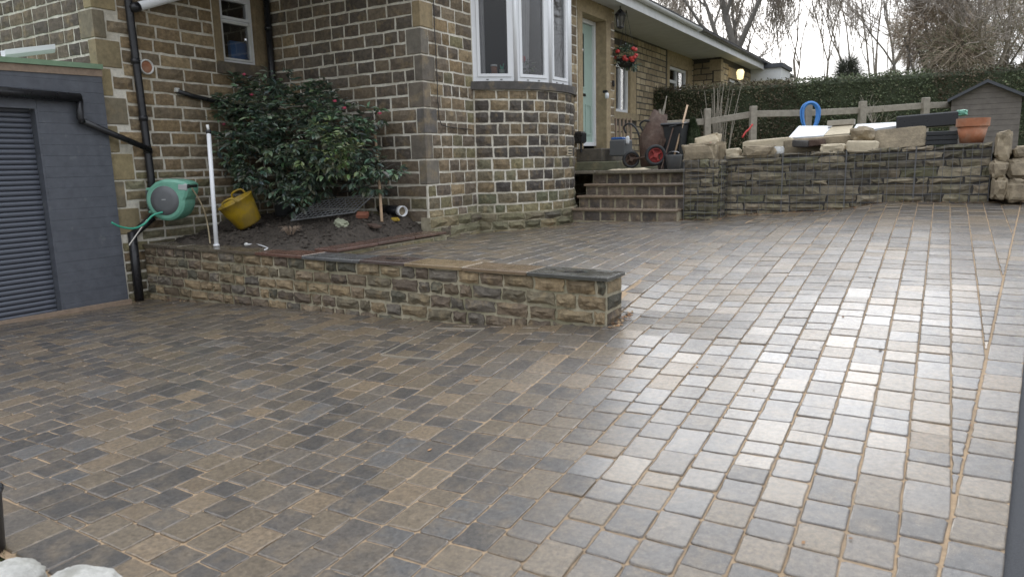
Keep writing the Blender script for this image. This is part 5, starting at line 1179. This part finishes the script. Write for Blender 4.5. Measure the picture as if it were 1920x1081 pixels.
for i in range(26000):
    t = random.random()*(len(ht)-1)*.999; p = hedge_top(t); r = random.random()
    if r < .72:
        z = TERR+(p.z-TERR)*random.uniform(.15, 1.0); q = Vector((p.x, p.y, z))-fwh*random.uniform(-.02, .07)
    else: q = p+fwh*random.uniform(-.02, .85)+Vector((0, 0, random.uniform(-.09, .05)))
    nz_ = noise.noise(q*1.3); q -= fwh*.06*nz_; col = random.choice(hg); jt = random.uniform(.6, 1.35)*(1+.35*noise.noise(q*.9+Vector((5, 1, 0)))); 
    if t < 2.2: col = (col[0]*1.05, col[1]*.8, col[2]*.9)
    if noise.noise(q*.8+Vector((9, 2, 1))) > .3: col = (.095, .075, .045)
    d = Vector((random.uniform(-1, 1), random.uniform(-1, 1), random.uniform(-.3, 1))).normalized(); s = d.cross(Vector((random.uniform(-1, 1), random.uniform(-1, 1), random.uniform(-1, 1)))).normalized(); l = random.uniform(.03, .065)
    b.add([q, q+d*l*.5+s*l*.3, q+d*l, q+d*l*.5-s*l*.3], [(0, 1, 2, 3)], tuple(x*jt for x in col))
le = ht[0]
for i in range(2200):
    q = Vector((le.x, le.y, random.uniform(TERR, le.z)))+fwh*random.uniform(0, .85)-Vector(RT)*random.uniform(-.02, .06); col = random.choice(hg); d = Vector((random.uniform(-1, 1), random.uniform(-1, 1), random.uniform(-.3, 1))).normalized(); s = d.cross(Vector((.3, random.uniform(-1, 1), .5))).normalized(); l = random.uniform(.03, .065); b.add([q, q+d*l*.5+s*l*.3, q+d*l, q+d*l*.5-s*l*.3], [(0, 1, 2, 3)], (col[0]*1.1, col[1]*.75, col[2]*.8))
b.build('foliage', 'hedge_leaf', hedge, fix=False)
# shed
SD = 11.6; apex = atD(1852, 153, SD); el, er = atD(1783, 183, SD), atD(1925, 181, SD)
rt2 = Vector((RT[0], RT[1], 0)).normalized()
shed = thing('garden_shed', 'small grey timber shed with dark felt gable roof at the far right', 'shed', Vector((apex.x, apex.y, TERR)))
fw0, rt0 = fwh, rt2; fwh = Vector((apex.x, apex.y, 0)).normalized(); rt2 = Vector((fwh.y, -fwh.x, 0)); hw = (er-el).dot(rt2)/2*.93; base = Vector((apex.x, apex.y, TERR)); ez = (el.z+er.z)/2-TERR; az = apex.z-TERR; nb = 13
for k in range(nb):
    za, zb = az*k/nb, az*(k+1)/nb-.004
    wa = hw if za < ez else hw*max(0, (az-za)/(az-ez)); wb2 = hw if zb < ez else hw*max(.01, (az-zb)/(az-ez))
    b = MB(); b.prism([(-wa, za), (wa, za), (wb2, zb), (-wb2, zb)], lambda p: base+rt2*p[0]+Vector((0, 0, p[1]))-fwh*.012, lambda p: base+rt2*p[0]+Vector((0, 0, p[1]))+fwh*.012); b.build('board', 'shed_wood', shed)
b = MB(); b.prism([(-hw*.98, 0), (hw*.98, 0), (hw*.98, ez), (0, az*.98), (-hw*.98, ez)], lambda p: base+rt2*p[0]+Vector((0, 0, p[1]))+fwh*.015, lambda p: base+rt2*p[0]+Vector((0, 0, p[1]))+fwh*1.4); b.build('shed_body', 'shed_wood', shed)
for s in (-1, 1):
    b = MB(); P = [(0, az+.03), (s*hw*1.12, ez-(az-ez)*.12+.03), (s*hw*1.12, ez-(az-ez)*.12-.02), (0, az-.02)]
    b.prism(P, lambda p: base+rt2*p[0]+Vector((0, 0, p[1]))-fwh*.12, lambda p: base+rt2*p[0]+Vector((0, 0, p[1]))+fwh*1.5); b.build('roof_side', 'felt', shed)
fwh, rt2 = fw0, rt0

# ---------------------------------------------------------------- bare trees
def limb(b, tw, p, d, L, r, lev, bend=.25, spread=.6, ratio=.72, minr=.012, up=.06, nk=(2, 3), fl=.0):
    r = max(r, fl)
    _limb(b, tw, p, d, L, r, lev, bend, spread, ratio, minr, up, nk, fl)
def _limb(b, tw, p, d, L, r, lev, bend=.25, spread=.6, ratio=.72, minr=.012, up=.06, nk=(2, 3), fl=0):
    n = 4; P = [p]; R = [r]; q = p.copy(); dd = d.copy()
    for i in range(n):
        dd = (dd+Vector((random.gauss(0, 1), random.gauss(0, 1), random.gauss(0, 1)))*bend*.35+Vector((0, 0, up))).normalized(); q = q+dd*L/n; P.append(q.copy()); R.append(max(fl*.8, r*(1-.42*(i+1)/n)))
    (b if r > minr*2 else tw).tube(P, R, 7 if r > .08 else 4 if r > .03 else 3, cap=False)
    if lev <= 0: return
    for k in range(random.randint(*nk)+(1 if lev > 2 else 0)):
        j = random.randint(2, n); a = dd.orthogonal().normalized(); a.rotate(Matrix.Rotation(random.uniform(0, 2*PI), 3, dd)); nd = (dd+a*random.uniform(.5, 1.2)*spread).normalized()
        limb(b, tw, P[j], nd, L*ratio*random.uniform(.75, 1.15), R[j]*random.uniform(.55, .8), lev-1, bend, spread, ratio, minr, up, nk, fl)
    limb(b, tw, P[n], dd, L*ratio, R[n]*.9, lev-1, bend, spread, ratio, minr, up, nk, fl)
def tree(x, D, label, H, r, lev, seed, m='bark', tm='twig', lean=(0, 0), **kw):
    random.seed(seed); p = atD(x, 240, D); p.z = TERR-.3; t = thing('bare_tree', label, 'tree', p, 'bare trees behind the hedge'); b, tw = MB(), MB()
    limb(b, tw, p, Vector((lean[0], lean[1], 1)).normalized(), H, r, lev, **kw)
    b.build('trunk', m, t, smooth=True, fix=False); tw.build('crown', tm, t, fix=False); return t
tree(1400, 30, 'big dark bare tree with forked trunk behind the house roof', 4.6, .30, 7, 11, spread=.72, ratio=.72, minr=.02, nk=(2, 2), up=.05, fl=.012)
tree(1330, 40, 'thin bare tree farthest left above the house roof', 5.6, .12, 6, 12, ratio=.7, spread=.5, up=.10, nk=(2, 2), fl=.011)
tree(1497, 34, 'slender bare tree right of the big dark one', 5.0, .10, 6, 13, ratio=.7, spread=.5, up=.12, m='bark_pale', nk=(2, 2), fl=.011)
tree(1545, 38, 'thin upright bare tree left of the paired saplings', 5.2, .09, 6, 14, ratio=.7, spread=.5, up=.12, m='bark_pale', nk=(2, 2), fl=.011)
tree(1596, 36, 'left one of two slim saplings in the middle of the skyline', 5.0, .10, 6, 15, ratio=.7, spread=.45, up=.13, m='bark_pale', nk=(2, 2), fl=.011)
tree(1640, 35, 'right one of two slim saplings in the middle of the skyline', 5.2, .10, 6, 16, ratio=.72, spread=.5, up=.12, m='bark_pale', nk=(2, 2), fl=.011)
tree(1700, 33, 'bare tree at the left edge of the brown thicket', 4.4, .13, 6, 17, ratio=.72, spread=.6, nk=(2, 2), fl=.011)
tree(1850, 22, 'thick leaning bare trunk with spreading limbs above the shed', 2.6, .20, 6, 18, m='bark_pale', ratio=.78, spread=.75, bend=.5, lean=(-.1, 0), nk=(2, 2), fl=.011)
tree(1920, 30, 'bare tree at the far right edge of the skyline', 4.4, .16, 6, 19, ratio=.73, spread=.6, nk=(2, 2), fl=.011)
def thicket(x, y, rp, D, label, n, seed, cols):
    random.seed(seed); c = atD(x, y, D); R = rp*D/FPX; t = thing('winter_thicket', label, 'bush', Vector((c.x, c.y, TERR)), 'brown thicket trees'); b, tw = MB(), MB()
    base = Vector((c.x, c.y, TERR-.2))
    for k in range(9):
        e = c+Vector((random.uniform(-1, 1), random.uniform(-1, 1), random.uniform(-.8, .9)))*R*.7; m2 = (base+e)/2+Vector((random.uniform(-.4, .4), random.uniform(-.3, .3), .3)); b.tube([base, m2, e], [.10, .06, .02], 5, cap=False)
    for i in range(n):
        d = Vector((random.gauss(0, 1), random.gauss(0, 1), random.gauss(0, 1))).normalized(); p = c+d*R*random.random()**.4*(1+.25*noise.noise(d*1.7+Vector((seed, 0, 0)))); q = p+(d*.6+Vector((random.uniform(-.6, .6), random.uniform(-.6, .6), random.uniform(-.7, .5)))).normalized()*random.uniform(.25, .6); mm = (p+q)/2+Vector((random.uniform(-.06, .06), random.uniform(-.06, .06), random.uniform(-.04, .06)))
        j = random.uniform(.6, 1.4); tw.tube([p, mm, q], [.009, .007, .003], 3, tuple(x_*j for x_ in random.choice(cols)), cap=False)
    b.build('trunk', 'bark', t, fix=False); tw.build('crown', 'hedge_leaf', t, fix=False)
bc = [(.45, .36, .28), (.38, .31, .24), (.50, .41, .32), (.32, .285, .20)]
thicket(1745, 62, 62, 23, 'round brown bushy tree left of the leaning trunk', 3400, 31, bc)
thicket(1860, 35, 88, 24, 'large brown green bushy tree behind the leaning trunk', 4200, 32, bc+[(.17, .18, .10), (.20, .20, .12)])
thicket(1800, 95, 50, 22, 'low brown bush just above the hedge', 2000, 33, bc+[(.17, .18, .10)])
thicket(1590, 132, 16, 30, 'small dark green evergreen tip above the hedge', 900, 34, [(.05, .06, .04), (.07, .075, .05)])
# saplings and dead stems on the terrace
def sapling(x, yb, D, label, H, seed, name='bare_sapling'):
    random.seed(seed); p = atD(x, yb, D); p.z = TERR; t = thing(name, label, 'sapling', p); b, tw = MB(), MB(); limb(b, tw, p, Vector((0, 0, 1)), H, .022, 3, spread=.7, minr=.002, ratio=.7, bend=.35); b.build('trunk', 'timber_grey', t, fix=False)
    if tw.v: tw.build('twigs', 'timber_grey', t, fix=False)
sapling(1658, 232, 11.3, 'spindly pale sapling in front of the fence', .42, 5)
rd = atD(1345, 250, 12.6); rd.z = TERR; rdt = thing('dead_stems', 'clump of tall dry stems between the first fence posts', 'plant', rd); b = MB(); random.seed(77)
for k in range(26): a = Vector((random.gauss(0, .07), random.gauss(0, .07), 0)); l = random.uniform(.8, 1.35); b.tube([rd+a, rd+a*1.4+Vector((0, 0, l*.5)), rd+a*2.2+Vector((random.gauss(0, .05), 0, l))], [.012, .009, .004], 4, cap=False)
b.build('stems', 'timber_grey', rdt)
random.seed(99)
# ---------------------------------------------------------------- foreground corner
for nm, (x, y), sz, lb in (('boulder', (16, 1092), (.22, .2, .13), 'pale lichened boulder in the bottom left corner'), ('boulder', (150, 1108), (.26, .2, .13), 'big pale boulder at the bottom edge beside the grass')):
    p = atZ(x, y, EYE-1.445); tag(rock(nm, p, sz, 'pale_boulder', None, rotz(.4), x, .12, .72, 4), lb, 'boulder', 'boulders edging the drive')
pp_ = atZ(-38, 1035, EYE-1.46); bpo = thing('black_tub', 'rim of a black plastic pot at the left edge of the drive', 'pot', pp_)
hh = .24; MB().lathe([(0, 0), (.085, 0), (.10, hh-.01), (.108, hh), (.108, hh+.012), (.098, hh+.012), (.085, .02), (0, .02)], Matrix.Translation(pp_), 26).build('pot_body', 'black_plastic', bpo, smooth=True)
b = MB()
for i in range(2600):
    x, y = random.uniform(-3.9, -2.3), random.uniform(.7, 1.2); 
    if noise.noise((x*3, y*3, 0)) < -.1: continue
    z = gz(x, y)-.02+.03*noise.noise((x*4, y*4, 3)); l = random.uniform(.015, .05); a = random.uniform(0, 2*PI); d = Vector((math.cos(a)*.6, math.sin(a)*.6, 1))*l; s = Vector((-math.sin(a), math.cos(a), 0))*.002; j = random.uniform(.6, 1.3)
    b.add([Vector((x, y, z))-s, Vector((x, y, z))+s, Vector((x, y, z))+d], [(0, 1, 2)], random.choice([(.12*j, .13*j, .05*j), (.2*j, .17*j, .09*j)]))
gr = b.build('grass', 'dead_leaf', None, fix=False); tag(gr, 'short yellowish grass beside the boulders', 'grass', kind='stuff')
b = MB()
def litter(x, y, n=1):
    z = gz(x, y)+.004; l = random.uniform(.012, .035); a = random.uniform(0, 2*PI); d = Vector((math.cos(a), math.sin(a), random.uniform(0, .4)))*l; s = Vector((-math.sin(a), math.cos(a), random.uniform(-.2, .3)))*l*.35; p = Vector((x, y, z)); j = random.uniform(.6, 1.4)
    b.add([p, p+d*.5+s, p+d, p+d*.5-s], [(0, 1, 2, 3)], random.choice([(.28*j, .16*j, .08*j), (.22*j, .11*j, .05*j), (.34*j, .24*j, .14*j)]))
for i in range(520):
    s = random.random()*GL; p = GA+gu*s+gn*abs(random.gauss(.04, .05)); litter(p.x, p.y)
for i in range(120): litter(random.uniform(-3.1, -2.5), 9.72-abs(random.gauss(0, .05)))
for i in range(70): t = math.radians(random.uniform(-55, 20)); litter(BC[0]+(BR+.12+abs(random.gauss(0, .03)))*math.cos(t), BC[1]+(BR+.12)*math.sin(t))
for i in range(90): litter(-1.97+abs(random.gauss(0, .03)), random.uniform(4.6, 4.98))
for i in range(40): litter(random.uniform(-7.7, -7.2), wallY(-7.4)-abs(random.gauss(.02, .04)))
for i in range(60): litter(random.uniform(-7, .3), random.uniform(2, 9.5))
tag(b.build('fallen_leaves', 'dead_leaf', None, fix=False), 'brown fallen leaves along the foot of the gabions', 'leaves', kind='stuff')
